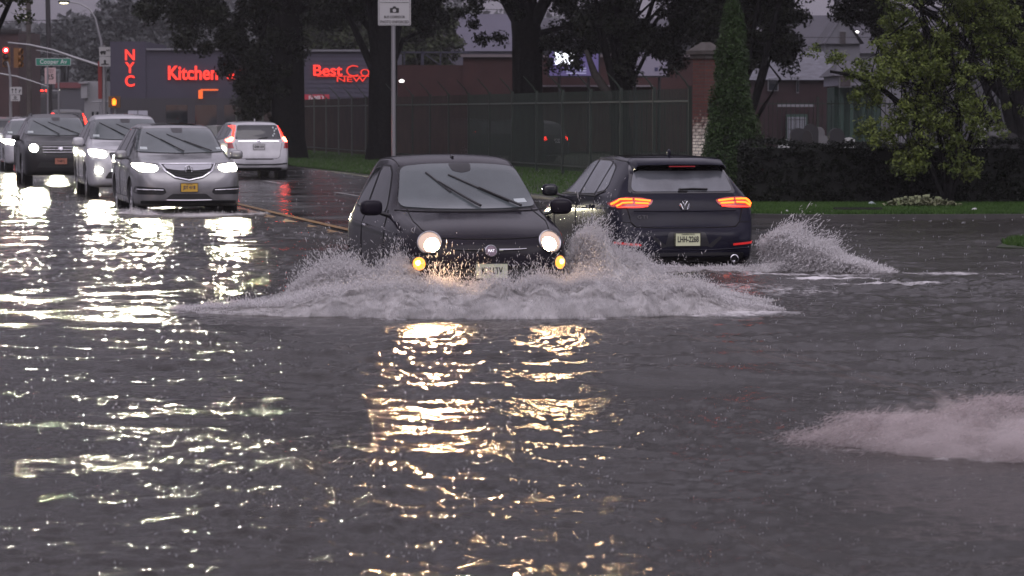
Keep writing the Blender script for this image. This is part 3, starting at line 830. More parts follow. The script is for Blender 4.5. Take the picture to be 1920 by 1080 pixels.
def build_queue():
    g = "oncoming vehicles queued with headlights on"
    p = at(250, 400, 68)
    c = Car("white_suv", 4.75, scale_cv(SUV_CV, 4.75, .96, 1.80), (p.x, 68, -.02), TH, P_WHT, "white SUV with two-level headlights right behind the silver SUV", "car", g, arches=(.93, 3.68), axle_r=.37, arch_r=.42, track=.83)
    suv_common(c, dz=.07); front_generic(c, 'double', k=1.03)
    c.mirrors(1.58, 1.20, 1.02, P_WHT, (.12, .075, .10))
    p = at(115, 400, 80)
    PD = paint("charcoal_paint", (.016, .016, .018), .3, 0.0, coat=.2, spec=.25)
    c = Car("black_suv", 4.7, scale_cv(SUV_CV, 4.7, .95, 1.78), (p.x, 80, .0), TH, PD, "black SUV with round headlights and roof rails behind the white SUV", "car", g, arches=(.92, 3.65), axle_r=.38, arch_r=.43, track=.82)
    suv_common(c, dz=.06, rails=M_BLACK); front_generic(c, 'round', ("T4 886C", pm("plate_orange", (.45, .18, .12), .4)), k=1.05)
    c.mirrors(1.56, 1.18, 1.01, PD)
    p = at(66, 400, 97)
    c = Car("white_crossover", 4.4, scale_cv(SUV_CV, 4.4, .90, 1.62), (p.x, 97, .04), TH, P_WHT, "white crossover half hidden behind the black SUV", "car", g, arches=(.86, 3.4), axle_r=.34, arch_r=.39, track=.77)
    suv_common(c, dz=-.09, wip=False); front_generic(c, 'wide', k=.95)
    c.mirrors(1.46, 1.08, .96, P_WHT)
    p = at(40, 400, 118)
    c = Car("pale_sedan", 4.5, scale_cv(SUV_CV, 4.5, .9, 1.55), (p.x, 118, .12), TH, paint("pale_grey_paint", (.5, .5, .52), .35, .2), "pale car farthest back in the queue, only its roof and windscreen showing", "car", g, arches=(.86, 3.4), axle_r=.34, arch_r=.39, track=.77)
    suv_common(c, dz=-.15, wip=False); front_generic(c, 'wide', k=.9)

def rear_generic(c, L, H, name_light="tail_light", vertical=True, W=.86, plate=None, lit=M_REDLIT):
    c.patch("rear_window", M_GLASSD, 'B', rounded([(-W * .68, H * .64), (W * .68, H * .64), (W * .60, H * .89), (-W * .60, H * .89)], .05), .006)
    for sx in (-1, 1):
        pl = [(.74, .64), (.66, .90), (.74, .90), (.84, .70), (.92, .66), (.90, .60), (.76, .60)] if vertical else [(.62, .52), (.62, .60), (.92, .62), (.94, .50)]
        c.patch(name_light, lit, 'B', rounded([(sx * a * W, b * H) for a, b in pl], .015), .010, .02)
    c.line("hatch_gap", M_GAP, 'B', [(-W * .7, H * .6), (-W * .66, .5), (-W * .5, .44), (W * .5, .44), (W * .66, .5), (W * .7, H * .6)], .006, .0)
    c.patch("lower_valance", M_BLACK, 'B', rounded([(-W * .8, .27), (W * .8, .27), (W * .8, .36), (-W * .8, .36)], .03), .004)
    if plate: c.plate('B', 0, H * .50, plate, pm("plate_white", (.55, .55, .55), .4), M_BLACK)
def build_fit():
    L = 4.06
    cv = dict(
        zt=[(0, .55), (.04, .70), (.15, .82), (.4, .93), (.75, 1.03), (.95, 1.10), (1.4, 1.32), (1.8, 1.48), (2.2, 1.53), (2.9, 1.54), (3.4, 1.52), (3.62, 1.48), (3.72, 1.40), (3.84, 1.18), (3.92, 1.02), (3.96, .92), (4.0, .75), (4.04, .62), (4.06, .5)],
        zb=[(0, .32), (.05, .24), (.2, .2), (3.8, .22), (4.0, .27), (4.06, .34)],
        w=[(0, .5), (.04, .62), (.14, .74), (.35, .81), (.8, .845), (3.2, .85), (3.6, .84), (3.9, .80), (4.02, .73), (4.06, .64)],
        ws=[(0, .45), (.04, .58), (.14, .69), (.35, .765), (.8, .80), (3.2, .81), (3.6, .80), (3.9, .76), (4.02, .69), (4.06, .6)],
        wr=[(0, .4), (.04, .53), (.14, .64), (.5, .70), (1.1, .67), (1.6, .59), (2.2, .57), (3.4, .56), (3.7, .58), (3.85, .63), (3.95, .67), (4.06, .56)],
        zl=[(0, .5), (.1, .70), (.5, .84), (1.1, .93), (2.5, .98), (3.4, 1.02), (3.8, 1.0), (3.95, .84), (4.06, .46)])
    pc = at(487, 400, 84.5); rz = math.pi + TH + R(3)
    loc = Vector((pc.x, 84.5, .05)) - Matrix.Rotation(rz, 3, 'Z') @ Vector((0, L, 0))
    c = Car("white_hatchback", L, cv, loc, rz, P_WHT, "white hatchback driving away by the fence with red tail lights beside its rear window", "car", arches=(.8, 3.33), axle_r=.31, arch_r=.345, track=.735)
    c.patch("rear_window", M_GLASSD, 'B', rounded([(-.62, 1.06), (.62, 1.06), (.52, 1.43), (-.52, 1.43)], .05), .006)
    st = pm("sticker_grey", (.45, .5, .5), .5)
    for x, z in ((-.42, 1.36), (-.45, 1.28), (-.44, 1.20), (-.40, 1.15), (-.50, 1.33)):
        c.patch("window_sticker", st, 'B', ellipse(x, z, .022, .025, 10), .010, .006)
    for sx in (-1, 1):
        c.patch("tail_light", M_REDLIT, 'B', rounded([(sx * a, b) for a, b in [(.565, 1.42), (.60, 1.42), (.685, 1.14), (.79, 1.06), (.80, 1.0), (.70, 1.04), (.645, 1.12)]], .012), .010, .02)
        hot = c.patch("tail_light", emis("brake_hot", (1, .06, .03), 50.0), 'B', rounded([(sx * a, b) for a, b in [(.64, 1.10), (.70, 1.12), (.80, 1.04), (.80, .99), (.70, 1.01)]], .012), .016, .02)
        c.patch("rear_reflector", M_RED, 'B', rounded([(sx * a, b) for a, b in [(.70, .97), (.80, .96), (.80, .82), (.66, .82)]], .012), .010, .02)
    c.patch("chrome_strip", M_CHROME, 'B', rounded([(-.55, .985), (.55, .985), (.55, 1.02), (.1, 1.03), (-.1, 1.03), (-.55, 1.02)], .01), .014, .016)
    p, U, W, nn = c.frame('B', 0, 1.0)
    bd = MB()
    for pts in ([(-.04, .045), (-.03, -.045)], [(.04, .045), (.03, -.045)], [(-.035, 0), (.035, 0)]):
        bd.tube([p + U * a + W * b + nn * .025 for a, b in pts], .009, 6)
    bd.build("badge", M_CHROME, c.root)
    c.line("hatch_gap", M_GAP, 'B', [(-.62, .95), (-.55, .60), (-.48, .55), (.48, .55), (.55, .60), (.62, .95)], .006, .0)
    c.patch("bumper_vent", M_BLACK, 'B', rounded([(-.75, .40), (-.4, .37), (.4, .37), (.75, .40), (.75, .44), (.4, .41), (-.4, .41), (-.75, .44)], .01), .006)
    c.patch("bumper_slot", M_BLACK, 'B', rounded([(-.38, .52), (.38, .52), (.36, .545), (-.36, .545)], .01), .006)
    c.patch("lower_valance", M_BLACK, 'B', rounded([(-.6, .235), (.6, .235), (.6, .31), (-.6, .31)], .03), .004)
    c.plate('B', 0, .86, "GXM 6214", pm("plate_white", (.55, .55, .55), .4), M_BLACK)
    c.line("rear_wiper", M_BLACK, 'B', [(0, 1.07), (-.25, 1.10)], .012, .02)
    sides(c, [[(1.2, 1.05), (1.75, 1.42), (2.1, 1.45), (2.1, 1.04)], [(2.2, 1.04), (2.2, 1.45), (3.0, 1.45), (3.05, 1.08)], [(3.12, 1.09), (3.1, 1.43), (3.4, 1.38), (3.5, 1.15)]])
    for v in ('L', 'R'):
        c.line("door_gap", M_GAP, v, [(1.1, 1.0), (1.05, .4), (2.15, .35), (2.15, 1.0)], .005, .001)
        for y in (1.95, 2.85): c.line("door_handle", P_WHT, v, [(y, .9), (y + .18, .91)], .014, .02)
    c.patch("windscreen", M_GLASSG, 'F', rounded([(-.62, 1.14), (.62, 1.14), (.54, 1.44), (-.54, 1.44)], .06), .006)
    for sx in (-1, 1): c.patch("headlight", M_LENS, 'F', rounded([(sx * a, b) for a, b in [(.4, .76), (.7, .82), (.74, .72), (.42, .66)]], .03), .006, .015)
    MB().sell((0, 3.35, 1.56), (.015, .06, .045), .9, 12, 8).build("roof_antenna", P_WHT, c.root, True)
    c.mirrors(1.3, 1.04, .92, P_WHT)

def away_cars():
    PD = paint("dark_grey_paint", (.018, .018, .020), .3, .0, coat=.2, spec=.25)
    g = "cars driving away up the road"
    L = 4.6
    def rearcar(name, px, D, z, mat, label, H, W, rzd=0, vertical=True, Lc=4.6, grp=g):
        rz = math.pi + TH + R(rzd)
        pc = at(px, 400, D)
        loc = Vector((pc.x, D, z)) - Matrix.Rotation(rz, 3, 'Z') @ Vector((0, Lc, 0))
        c = Car(name, Lc, scale_cv(SUV_CV, Lc, W, H), loc, rz, mat, label, "car", grp, arches=(Lc * .19, Lc * .77), axle_r=.34, arch_r=.39, track=W - .13)
        rear_generic(c, Lc, H, W=W, vertical=vertical, plate="HMC 3079")
        sides(c, [[(1.5, .66 * H), (2.0, .88 * H), (2.5, .93 * H), (2.5, .66 * H)], [(2.6, .66 * H), (2.6, .93 * H), (3.5, .92 * H), (3.6, .68 * H)]])
        return c
    rearcar("dark_suv", 131, 140, .25, PD, "dark SUV driving away with tall red tail lights above the black SUV's roof", 1.72, .93)
    rearcar("grey_wagon", -2, 112, .12, PD, "dark wagon at the left edge with bright brake lights", 1.55, .88, 0, False)
    # van with three roof lights
    D = 190; pc = at(80, 400, D); rz = math.pi + TH
    r = empty("box_van", (pc.x, D, .25), rz, "dark box van far up the road with three red lamps on its roof edge", "van", g)
    MB().sell((0, -3.0, 1.72), (1.12, 3.1, 1.22), .18, 28, 14).build("cargo_box", PD, r, True, 50)
    MB().sell((0, -6.6, 1.1), (1.05, 1.0, .95), .3, 24, 12).build("cab", PD, r, True, 50)
    MB().box((0, .12, 1.5), (1.9, .03, 1.8)).build("rear_door", pm("van_door_grey", (.05, .05, .052), .4), r)
    MB().box((0, .14, .42), (2.0, .1, .14)).build("bumper", M_BLACK, r)
    for x in (-.28, 0, .28): MB().sell((x, .12, 2.88), (.09, .04, .05), .6, 12, 8).build("marker_light", M_REDLIT, r, True)
    MB().sell((-1.0, .12, 2.93), (.05, .04, .04), .8, 10, 6).build("roof_lamp", emis("small_white_lamp", (1, .95, .9), 5), r, True)
    for x in (-.92, .92):
        MB().box((x, .14, .8), (.14, .04, .34)).build("tail_light", M_REDLIT, r)
        for y in (-1.2, -6.2):
            MB().lathe([(.2, -.12), (.38, -.12), (.38, .12), (.2, .12)], 'x', (x, y, .38), 24).build("wheel", M_TYRE, r, True)
    # cars behind the railing
    for px, py, D, lab in ((1046, 236, 112, "dark car parked behind the railing with two lit tail lights"), (925, 236, 135, "dark car behind the railing left of the wide trunk, one red lamp showing")):
        c = rearcar("parked_car", px, D, -.02 + .1, PD, lab, 1.5, .86, 38, False, 4.4, "cars parked behind the railing")
# ------------------------------------------------------------------ ground, road, water
def grid_mesh(name, X, Y, Z, mat, smooth=True):
    m, n = X.shape
    V = np.stack([X, Y, Z], -1).reshape(-1, 3)
    i = np.arange(m * n).reshape(m, n)
    Fa = np.stack([i[:-1, :-1], i[:-1, 1:], i[1:, 1:], i[1:, :-1]], -1).reshape(-1, 4)
    return np_mesh(name, V, Fa, mat, None, smooth)

def wet_asphalt(name, base, r0, r1):
    m = pm(name, base, 0.4, noise=0.35, nscale=0.8, bump=0.14, bscale=60)
    n, l = m.node_tree.nodes, m.node_tree.links
    b = n["Principled BSDF"]
    t = n.new("ShaderNodeTexCoord"); x = n.new("ShaderNodeTexNoise"); x.inputs["Scale"].default_value = 0.6; x.inputs["Detail"].default_value = 6
    l.new(t.outputs["Object"], x.inputs["Vector"])
    mr = n.new("ShaderNodeMapRange"); mr.inputs["From Min"].default_value = .4; mr.inputs["From Max"].default_value = .62
    mr.inputs["To Min"].default_value = r0; mr.inputs["To Max"].default_value = r1
    l.new(x.outputs["Fac"], mr.inputs["Value"]); l.new(mr.outputs["Result"], b.inputs["Roughness"])
    return m
M_ASPH = wet_asphalt("wet_asphalt", (.035, .034, .034), .09, .28)

def build_ground():
    n = 60
    xs = np.linspace(-900, 900, n); ys = np.linspace(-120, 1500, n)
    X, Y = np.meshgrid(xs, ys)
    g = grid_mesh("ground", X, Y, np.full_like(X, -0.45), pm("earth", (.02, .022, .015), .9, noise=.4, nscale=.2))
    tag(g, kind="structure")
    # road sheet in road coordinates
    a = np.concatenate([np.linspace(-60, -32, 15), np.linspace(-31.5, 40, 260), np.linspace(41, 320, 120)])
    b = np.concatenate([np.linspace(-26, -8, 24), np.linspace(-7.5, 6.7, 60)])
    A, Bb = np.meshgrid(a, b, indexing='ij')
    X = RO.x + T_.x * A + N_.x * Bb; Y = RO.y + T_.y * A + N_.y * Bb
    o = grid_mesh("road", X, Y, ground_z(X, Y), M_ASPH); tag(o, kind="structure")
    # side street / driveway mouth on the near right
    a = np.linspace(-60, 8.0, 120); b = np.linspace(6.7, 42, 60)
    A, Bb = np.meshgrid(a, b, indexing='ij')
    X = RO.x + T_.x * A + N_.x * Bb; Y = RO.y + T_.y * A + N_.y * Bb
    Z = np.minimum(ground_z(X, Y), -.05 + 0 * X) + .0
    o = grid_mesh("side_road", X, Y, Z, M_ASPH); tag(o, kind="structure")
    # painted lines, 6 mm above the asphalt
    def strip(name, a0, a1, b0, b1, mat, dz=.006):
        aa = np.linspace(a0, a1, max(2, int((a1 - a0) / .5))); bb = np.array([b0, b1])
        A, Bb = np.meshgrid(aa, bb, indexing='ij')
        X = RO.x + T_.x * A + N_.x * Bb; Y = RO.y + T_.y * A + N_.y * Bb
        o = grid_mesh(name, X, Y, ground_z(X, Y) + dz, mat); tag(o, kind="structure"); return o
    my = pm("yellow_paint", (.24, .12, .022), .3, noise=.5, nscale=4)
    mw = pm("white_paint_line", (.28, .28, .28), .3, noise=.3, nscale=4)
    strip("yellow_line", -60, 200, -.17, -.05, my); strip("yellow_line", -60, 200, .06, .18, my)
    for k in range(9):
        a0 = 19.5 + 12.2 * k
        strip("lane_dash", a0, a0 + 3.2, 3.25, 3.37, mw)
    for k in range(12):
        a0 = -36 + 12.2 * k
        strip("lane_dash", a0, a0 + 3.0, -3.40, -3.28, mw)
    strip("edge_line", -6, 3, 13.6, 13.72, mw, .12)

def vnoise(u, v, seed=0):
    """smooth value noise on a random lattice"""
    g = np.random.default_rng(seed).random((64, 64))
    iu, iv = np.floor(u).astype(int), np.floor(v).astype(int)
    fu, fv = u - iu, v - iv
    fu, fv = fu * fu * (3 - 2 * fu), fv * fv * (3 - 2 * fv)
    a, b = g[iu % 64, iv % 64], g[(iu + 1) % 64, iv % 64]
    c, d = g[iu % 64, (iv + 1) % 64], g[(iu + 1) % 64, (iv + 1) % 64]
    return (a * (1 - fu) + b * fu) * (1 - fv) + (c * (1 - fu) + d * fu) * fv
def fbm(u, v, seed=0, octv=5, gain=.55):
    s, a, n = 0, 1.0, 0
    for i in range(octv):
        s = s + a * (vnoise(u * 2 ** i + 3.7 * i, v * 2 ** i + 1.9 * i, seed + i) - .5); n += a; a *= gain
    return s / n * 2

def wave_height(X, Y):
    r = np.random.default_rng(3)
    H = np.zeros_like(X)
    # slow warp so that wave trains bend
    wx = X + .35 * np.sin(.55 * Y + 1.3) + .18 * np.sin(1.7 * X + .9 * Y)
    wy = Y + .30 * np.sin(.48 * X + .4) + .15 * np.sin(1.3 * Y - 1.1 * X)
    amp_mod = .62 + .38 * np.sin(.50 * X + .33 * Y + .6) * np.sin(.21 * Y - .37 * X + 2.0) + .22 * np.sin(1.1 * X - .7 * Y)
    amp_mod = np.clip(amp_mod, .25, 1.3)
    # calm tongue left of the bow wave
    calm = np.exp(-(((X + 3.2) / 2.6) ** 2 + ((Y - 28.0) / 2.4) ** 2))
    calm2 = np.exp(-(((X - 3.6) / 3.0) ** 2 + ((Y - 14.2) / 1.2) ** 2))
    quiet = 1 - .78 * calm - .45 * calm2
    def band(lo, hi, n, slope, spread, d0):
        h = np.zeros_like(X)
        for i in range(n):
            lam = lo * (hi / lo) ** r.random()
            th = d0 + spread * r.standard_normal()
            k = 2 * math.pi / lam
            h += slope / k * math.sqrt(2 / n) * np.sin(k * (math.cos(th) * wx + math.sin(th) * wy) + r.random() * 6.28)
        return h
    H += band(.9, 2.6, 14, .024, .9, 1.4) * (0.5 + .5 * quiet)
    H += band(.30, .9, 26, .078, 1.2, 1.6) * amp_mod * quiet
    b3 = band(.10, .30, 34, .17, 1.2, 1.5)
    H += b3 * amp_mod * quiet
    near = np.clip(1.0 - (Y - 20) / 30, 0, 1)
    b4 = band(.05, .10, 24, .17, 1.3, 1.5)
    H += b4 * amp_mod * quiet * near
    # concentric wake ridges spreading from the hatchback's bow
    dx, dy = X + .2, Y - 30.5
    rr = np.sqrt((dx / 1.25) ** 2 + dy ** 2)
    fr = np.exp(-((rr - 6.4) / 3.2) ** 2) * (dy < 3)
    H += .020 * np.sin(2 * math.pi * rr / .95 + .8 * np.sin(2.2 * np.arctan2(dy, dx))) * fr
    # ridge that runs right of the light streak
    s1 = (X - .25) * .80 + (Y - 21.2) * .60
    s2 = -(X - .25) * .60 + (Y - 21.2) * .80
    H += .045 * np.exp(-(s2 / .28) ** 2) * np.exp(-((s1 - .6) / 1.5) ** 2)
    # sharpen crests
    H = H + .9 * np.abs(H) * H / .06 * .3
    far = 1 - .55 * sstep(60, 95, Y)
    return H * far

FOAM = []   # (x, y, rx, ry, rot, strength) patches of white water on the surface
def foam_field(X, Y):
    f = np.zeros_like(X)
    for x, y, rx, ry, rot, st in FOAM:
        c, s = math.cos(rot), math.sin(rot)
        u = (c * (X - x) + s * (Y - y)) / rx; v = (-s * (X - x) + c * (Y - y)) / ry
        f = np.maximum(f, st * np.exp(-(u * u + v * v) * 1.3))
    return f

def water_material():
    m = bpy.data.materials.new("flood_water"); m.use_nodes = True
    n, l = m.node_tree.nodes, m.node_tree.links
    out = n["Material Output"]; b = n["Principled BSDF"]
    b.inputs["Base Color"].default_value = (.078, .073, .068, 1)
    b.inputs["Roughness"].default_value = .08
    b.inputs["IOR"].default_value = 1.33
    b.inputs["Specular IOR Level"].default_value = .5
    t = n.new("ShaderNodeTexCoord")
    def noise(sc, det, rough=.6, stretch=None):
        x = n.new("ShaderNodeTexNoise"); x.inputs["Scale"].default_value = sc; x.inputs["Detail"].default_value = det; x.inputs["Roughness"].default_value = rough
        if stretch:
            mp = n.new("ShaderNodeMapping"); mp.inputs["Scale"].default_value = stretch
            l.new(t.outputs["Object"], mp.inputs["Vector"]); l.new(mp.outputs[0], x.inputs["Vector"])
        else: l.new(t.outputs["Object"], x.inputs["Vector"])
        return x
    n1 = noise(55, 5)
    bp = n.new("ShaderNodeBump"); bp.inputs["Strength"].default_value = .5; bp.inputs["Distance"].default_value = .012
    l.new(n1.outputs["Fac"], bp.inputs["Height"]); l.new(bp.outputs["Normal"], b.inputs["Normal"])
    # the shallow water lets the road through a little
    tr = n.new("ShaderNodeBsdfTransparent"); tr.inputs["Color"].default_value = (.62, .55, .47, 1)
    fr = n.new("ShaderNodeFresnel"); fr.inputs["IOR"].default_value = 1.33
    l.new(bp.outputs["Normal"], fr.inputs["Normal"])
    om = n.new("ShaderNodeMath"); om.operation = 'SUBTRACT'; om.inputs[0].default_value = 1.0
    l.new(fr.outputs[0], om.inputs[1])
    ms = n.new("ShaderNodeMath"); ms.operation = 'MULTIPLY'; ms.inputs[1].default_value = .55
    l.new(om.outputs[0], ms.inputs[0])
    m1 = n.new("ShaderNodeMixShader")
    l.new(ms.outputs[0], m1.inputs[0]); l.new(b.outputs[0], m1.inputs[1]); l.new(tr.outputs[0], m1.inputs[2])
    # foam
    at_ = n.new("ShaderNodeAttribute"); at_.attribute_name = "foam"
    n2 = noise(5, 9, .68, (1.0, .45, 1)); n3 = noise(22, 6, .7)
    ad = n.new("ShaderNodeMath"); ad.operation = 'MULTIPLY_ADD'; ad.inputs[1].default_value = .65
    l.new(n2.outputs["Fac"], ad.inputs[0])
    mm = n.new("ShaderNodeMath"); mm.operation = 'MULTIPLY'; mm.inputs[1].default_value = .35
    l.new(n3.outputs["Fac"], mm.inputs[0]); l.new(mm.outputs[0], ad.inputs[2])
    sm = n.new("ShaderNodeMath"); sm.operation = 'ADD'
    l.new(ad.outputs[0], sm.inputs[0]); l.new(at_.outputs["Fac"], sm.inputs[1])
    mr = n.new("ShaderNodeMapRange"); mr.interpolation_type = 'SMOOTHSTEP'
    mr.inputs["From Min"].default_value = .80; mr.inputs["From Max"].default_value = 1.15; mr.inputs["To Max"].default_value = .85
    l.new(sm.outputs[0], mr.inputs["Value"])
    fm = n.new("ShaderNodeBsdfDiffuse"); fm.inputs["Color"].default_value = (.80, .78, .78, 1)
    m2 = n.new("ShaderNodeMixShader")
    l.new(mr.outputs["Result"], m2.inputs[0]); l.new(m1.outputs[0], m2.inputs[1]); l.new(fm.outputs[0], m2.inputs[2])
    l.new(m2.outputs[0], out.inputs["Surface"])
    return m

def build_water():
    near = np.linspace(-30, 8.6, 18)[:-1]
    d = [8.6]
    while d[-1] < 62: d.append(d[-1] * 1.00175)
    while d[-1] < 125: d.append(d[-1] * 1.0055)
    ys = np.concatenate([near, np.array(d)])
    u0 = np.linspace(-.175, .175, 640)
    outer = np.array([.19, .22, .27, .35, .5, .8, 1.4, 2.5])
    us = np.concatenate([-outer[::-1], u0, outer])
    U, Y = np.meshgrid(us, ys)
    X = U * np.maximum(np.abs(Y), 8.6)
    H = wave_height(X, Y)
    Z = H
    o = grid_mesh("water", X, Y, Z, water_material())
    fo = foam_field(X, Y).astype(np.float32).ravel()
    at_ = o.data.attributes.new("foam", 'FLOAT', 'POINT'); at_.data.foreach_set("value", fo)
    tag(o, kind="structure")

# ------------------------------------------------------------------ spray: droplets and torn sheets
def drops_mesh(name, P, Sz, Dr, mat, label):
    """elongated octahedra: P centres, Sz radius, Dr half-length vectors"""
    n = len(P)
    ln = np.linalg.norm(Dr, axis=1, keepdims=True); d = Dr / np.maximum(ln, 1e-6)
    a = np.cross(d, np.array([.3, .5, .8])); a /= np.linalg.norm(a, axis=1, keepdims=True)
    b = np.cross(d, a)
    s = Sz[:, None] * 1.3
    V = np.stack([P - Dr, P + a * s + Dr * .2, P - a * s * .5 + b * s * .87 + Dr * .2, P - a * s * .5 - b * s * .87 + Dr * .2, P + Dr * 1.3], 1).reshape(-1, 3)
    f = np.array([[0, 2, 1], [0, 3, 2], [0, 1, 3], [4, 1, 2], [4, 2, 3], [4, 3, 1]])
    Fa = (f[None] + (np.arange(n) * 5)[:, None, None]).reshape(-1, 3)
    o = np_mesh(name, V, Fa, mat, None, True)
    return tag(o, label, "splash", kind="stuff")

def spray_material(name, col=(.92, .90, .90), dens=.85, wob=1.0):
    m = bpy.data.materials.new(name); m.use_nodes = True
    n, l = m.node_tree.nodes, m.node_tree.links
    out = n["Material Output"]; n.remove(n["Principled BSDF"])
    df = n.new("ShaderNodeBsdfDiffuse"); df.inputs["Color"].default_value = (*col, 1)
    tl = n.new("ShaderNodeBsdfTranslucent"); tl.inputs["Color"].default_value = (*col, 1)
    gl = n.new("ShaderNodeBsdfGlossy"); gl.inputs["Roughness"].default_value = .25; gl.inputs["Color"].default_value = (.9, .9, .9, 1)
    a = n.new("ShaderNodeMixShader"); a.inputs[0].default_value = .4
    l.new(df.outputs[0], a.inputs[1]); l.new(tl.outputs[0], a.inputs[2])
    b = n.new("ShaderNodeMixShader"); b.inputs[0].default_value = .15
    l.new(a.outputs[0], b.inputs[1]); l.new(gl.outputs[0], b.inputs[2])
    tr = n.new("ShaderNodeBsdfTransparent")
    c = n.new("ShaderNodeMixShader"); c.inputs[0].default_value = dens
    l.new(tr.outputs[0], c.inputs[1]); l.new(b.outputs[0], c.inputs[2])
    l.new(c.outputs[0], out.inputs["Surface"])
    return m
def wisp_material(name, col=(.92, .90, .89)):
    """aerated water: white where thick, torn away to nothing at the rim"""
    m = bpy.data.materials.new(name); m.use_nodes = True
    n, l = m.node_tree.nodes, m.node_tree.links
    out = n["Material Output"]; n.remove(n["Principled BSDF"])
    df = n.new("ShaderNodeBsdfDiffuse")
    tl = n.new("ShaderNodeBsdfTranslucent"); tl.inputs["Color"].default_value = (*col, 1)
    t = n.new("ShaderNodeTexCoord")
    mp = n.new("ShaderNodeMapping"); mp.inputs["Scale"].default_value = (1, 1, .55); l.new(t.outputs["Object"], mp.inputs["Vector"])
    x = n.new("ShaderNodeTexNoise"); x.inputs["Scale"].default_value = 11; x.inputs["Detail"].default_value = 10; x.inputs["Roughness"].default_value = .74
    x.inputs["Distortion"].default_value = .6
    l.new(mp.outputs[0], x.inputs["Vector"])
    cr = n.new("ShaderNodeValToRGB")
    cr.color_ramp.elements[0].position = .36; cr.color_ramp.elements[0].color = (.50, .49, .48, 1)
    cr.color_ramp.elements[1].position = .60; cr.color_ramp.elements[1].color = (*col, 1)
    l.new(x.outputs["Fac"], cr.inputs["Fac"]); l.new(cr.outputs["Color"], df.inputs["Color"])
    a = n.new("ShaderNodeMixShader"); a.inputs[0].default_value = .35
    l.new(df.outputs[0], a.inputs[1]); l.new(tl.outputs[0], a.inputs[2])
    at_ = n.new("ShaderNodeAttribute"); at_.attribute_name = "thick"
    sm = n.new("ShaderNodeMath"); sm.operation = 'MULTIPLY_ADD'; sm.inputs[1].default_value = 1.5
    l.new(at_.outputs["Fac"], sm.inputs[0]); l.new(x.outputs["Fac"], sm.inputs[2])
    mr = n.new("ShaderNodeMapRange"); mr.interpolation_type = 'SMOOTHSTEP'
    mr.inputs["From Min"].default_value = .60; mr.inputs["From Max"].default_value = 1.10; mr.inputs["To Max"].default_value = .95
    l.new(sm.outputs[0], mr.inputs["Value"])
    tr = n.new("ShaderNodeBsdfTransparent"); c = n.new("ShaderNodeMixShader")
    l.new(mr.outputs["Result"], c.inputs[0]); l.new(tr.outputs[0], c.inputs[1]); l.new(a.outputs[0], c.inputs[2])
    bp = n.new("ShaderNodeBump"); bp.inputs["Strength"].default_value = .8; bp.inputs["Distance"].default_value = .05
    l.new(x.outputs["Fac"], bp.inputs["Height"]); l.new(bp.outputs["Normal"], df.inputs["Normal"])
    l.new(c.outputs[0], out.inputs["Surface"])
    return m

def mist_material(name, dens, col, zs, stretch=(1, 1, 1), lo=.28, hi=.62):
    """airborne spray: a cloud that thins out upwards and is torn by noise"""
    m = bpy.data.materials.new(name); m.use_nodes = True
    n, l = m.node_tree.nodes, m.node_tree.links
    n.remove(n["Principled BSDF"])
    v = n.new("ShaderNodeVolumePrincipled"); v.inputs["Color"].default_value = (*col, 1); v.inputs["Anisotropy"].default_value = 0.0
    t = n.new("ShaderNodeTexCoord"); mp = n.new("ShaderNodeMapping"); mp.inputs["Scale"].default_value = stretch
    l.new(t.outputs["Object"], mp.inputs["Vector"])
    x = n.new("ShaderNodeTexNoise"); x.inputs["Scale"].default_value = 6.0; x.inputs["Detail"].default_value = 6; x.inputs["Roughness"].default_value = .66; x.inputs["Distortion"].default_value = .5
    l.new(mp.outputs[0], x.inputs["Vector"])
    sp = n.new("ShaderNodeSeparateXYZ"); l.new(t.outputs["Object"], sp.inputs[0])
    hz = n.new("ShaderNodeMath"); hz.operation = 'MULTIPLY_ADD'; hz.inputs[1].default_value = -.38 / zs
    l.new(sp.outputs["Z"], hz.inputs[0]); l.new(x.outputs["Fac"], hz.inputs[2])
    mr = n.new("ShaderNodeMapRange"); mr.interpolation_type = 'SMOOTHSTEP'
    mr.inputs["From Min"].default_value = lo; mr.inputs["From Max"].default_value = hi; mr.inputs["To Max"].default_value = dens
    l.new(hz.outputs[0], mr.inputs["Value"]); l.new(mr.outputs["Result"], v.inputs["Density"])
    l.new(v.outputs[0], n["Material Output"].inputs["Volume"])
    return m

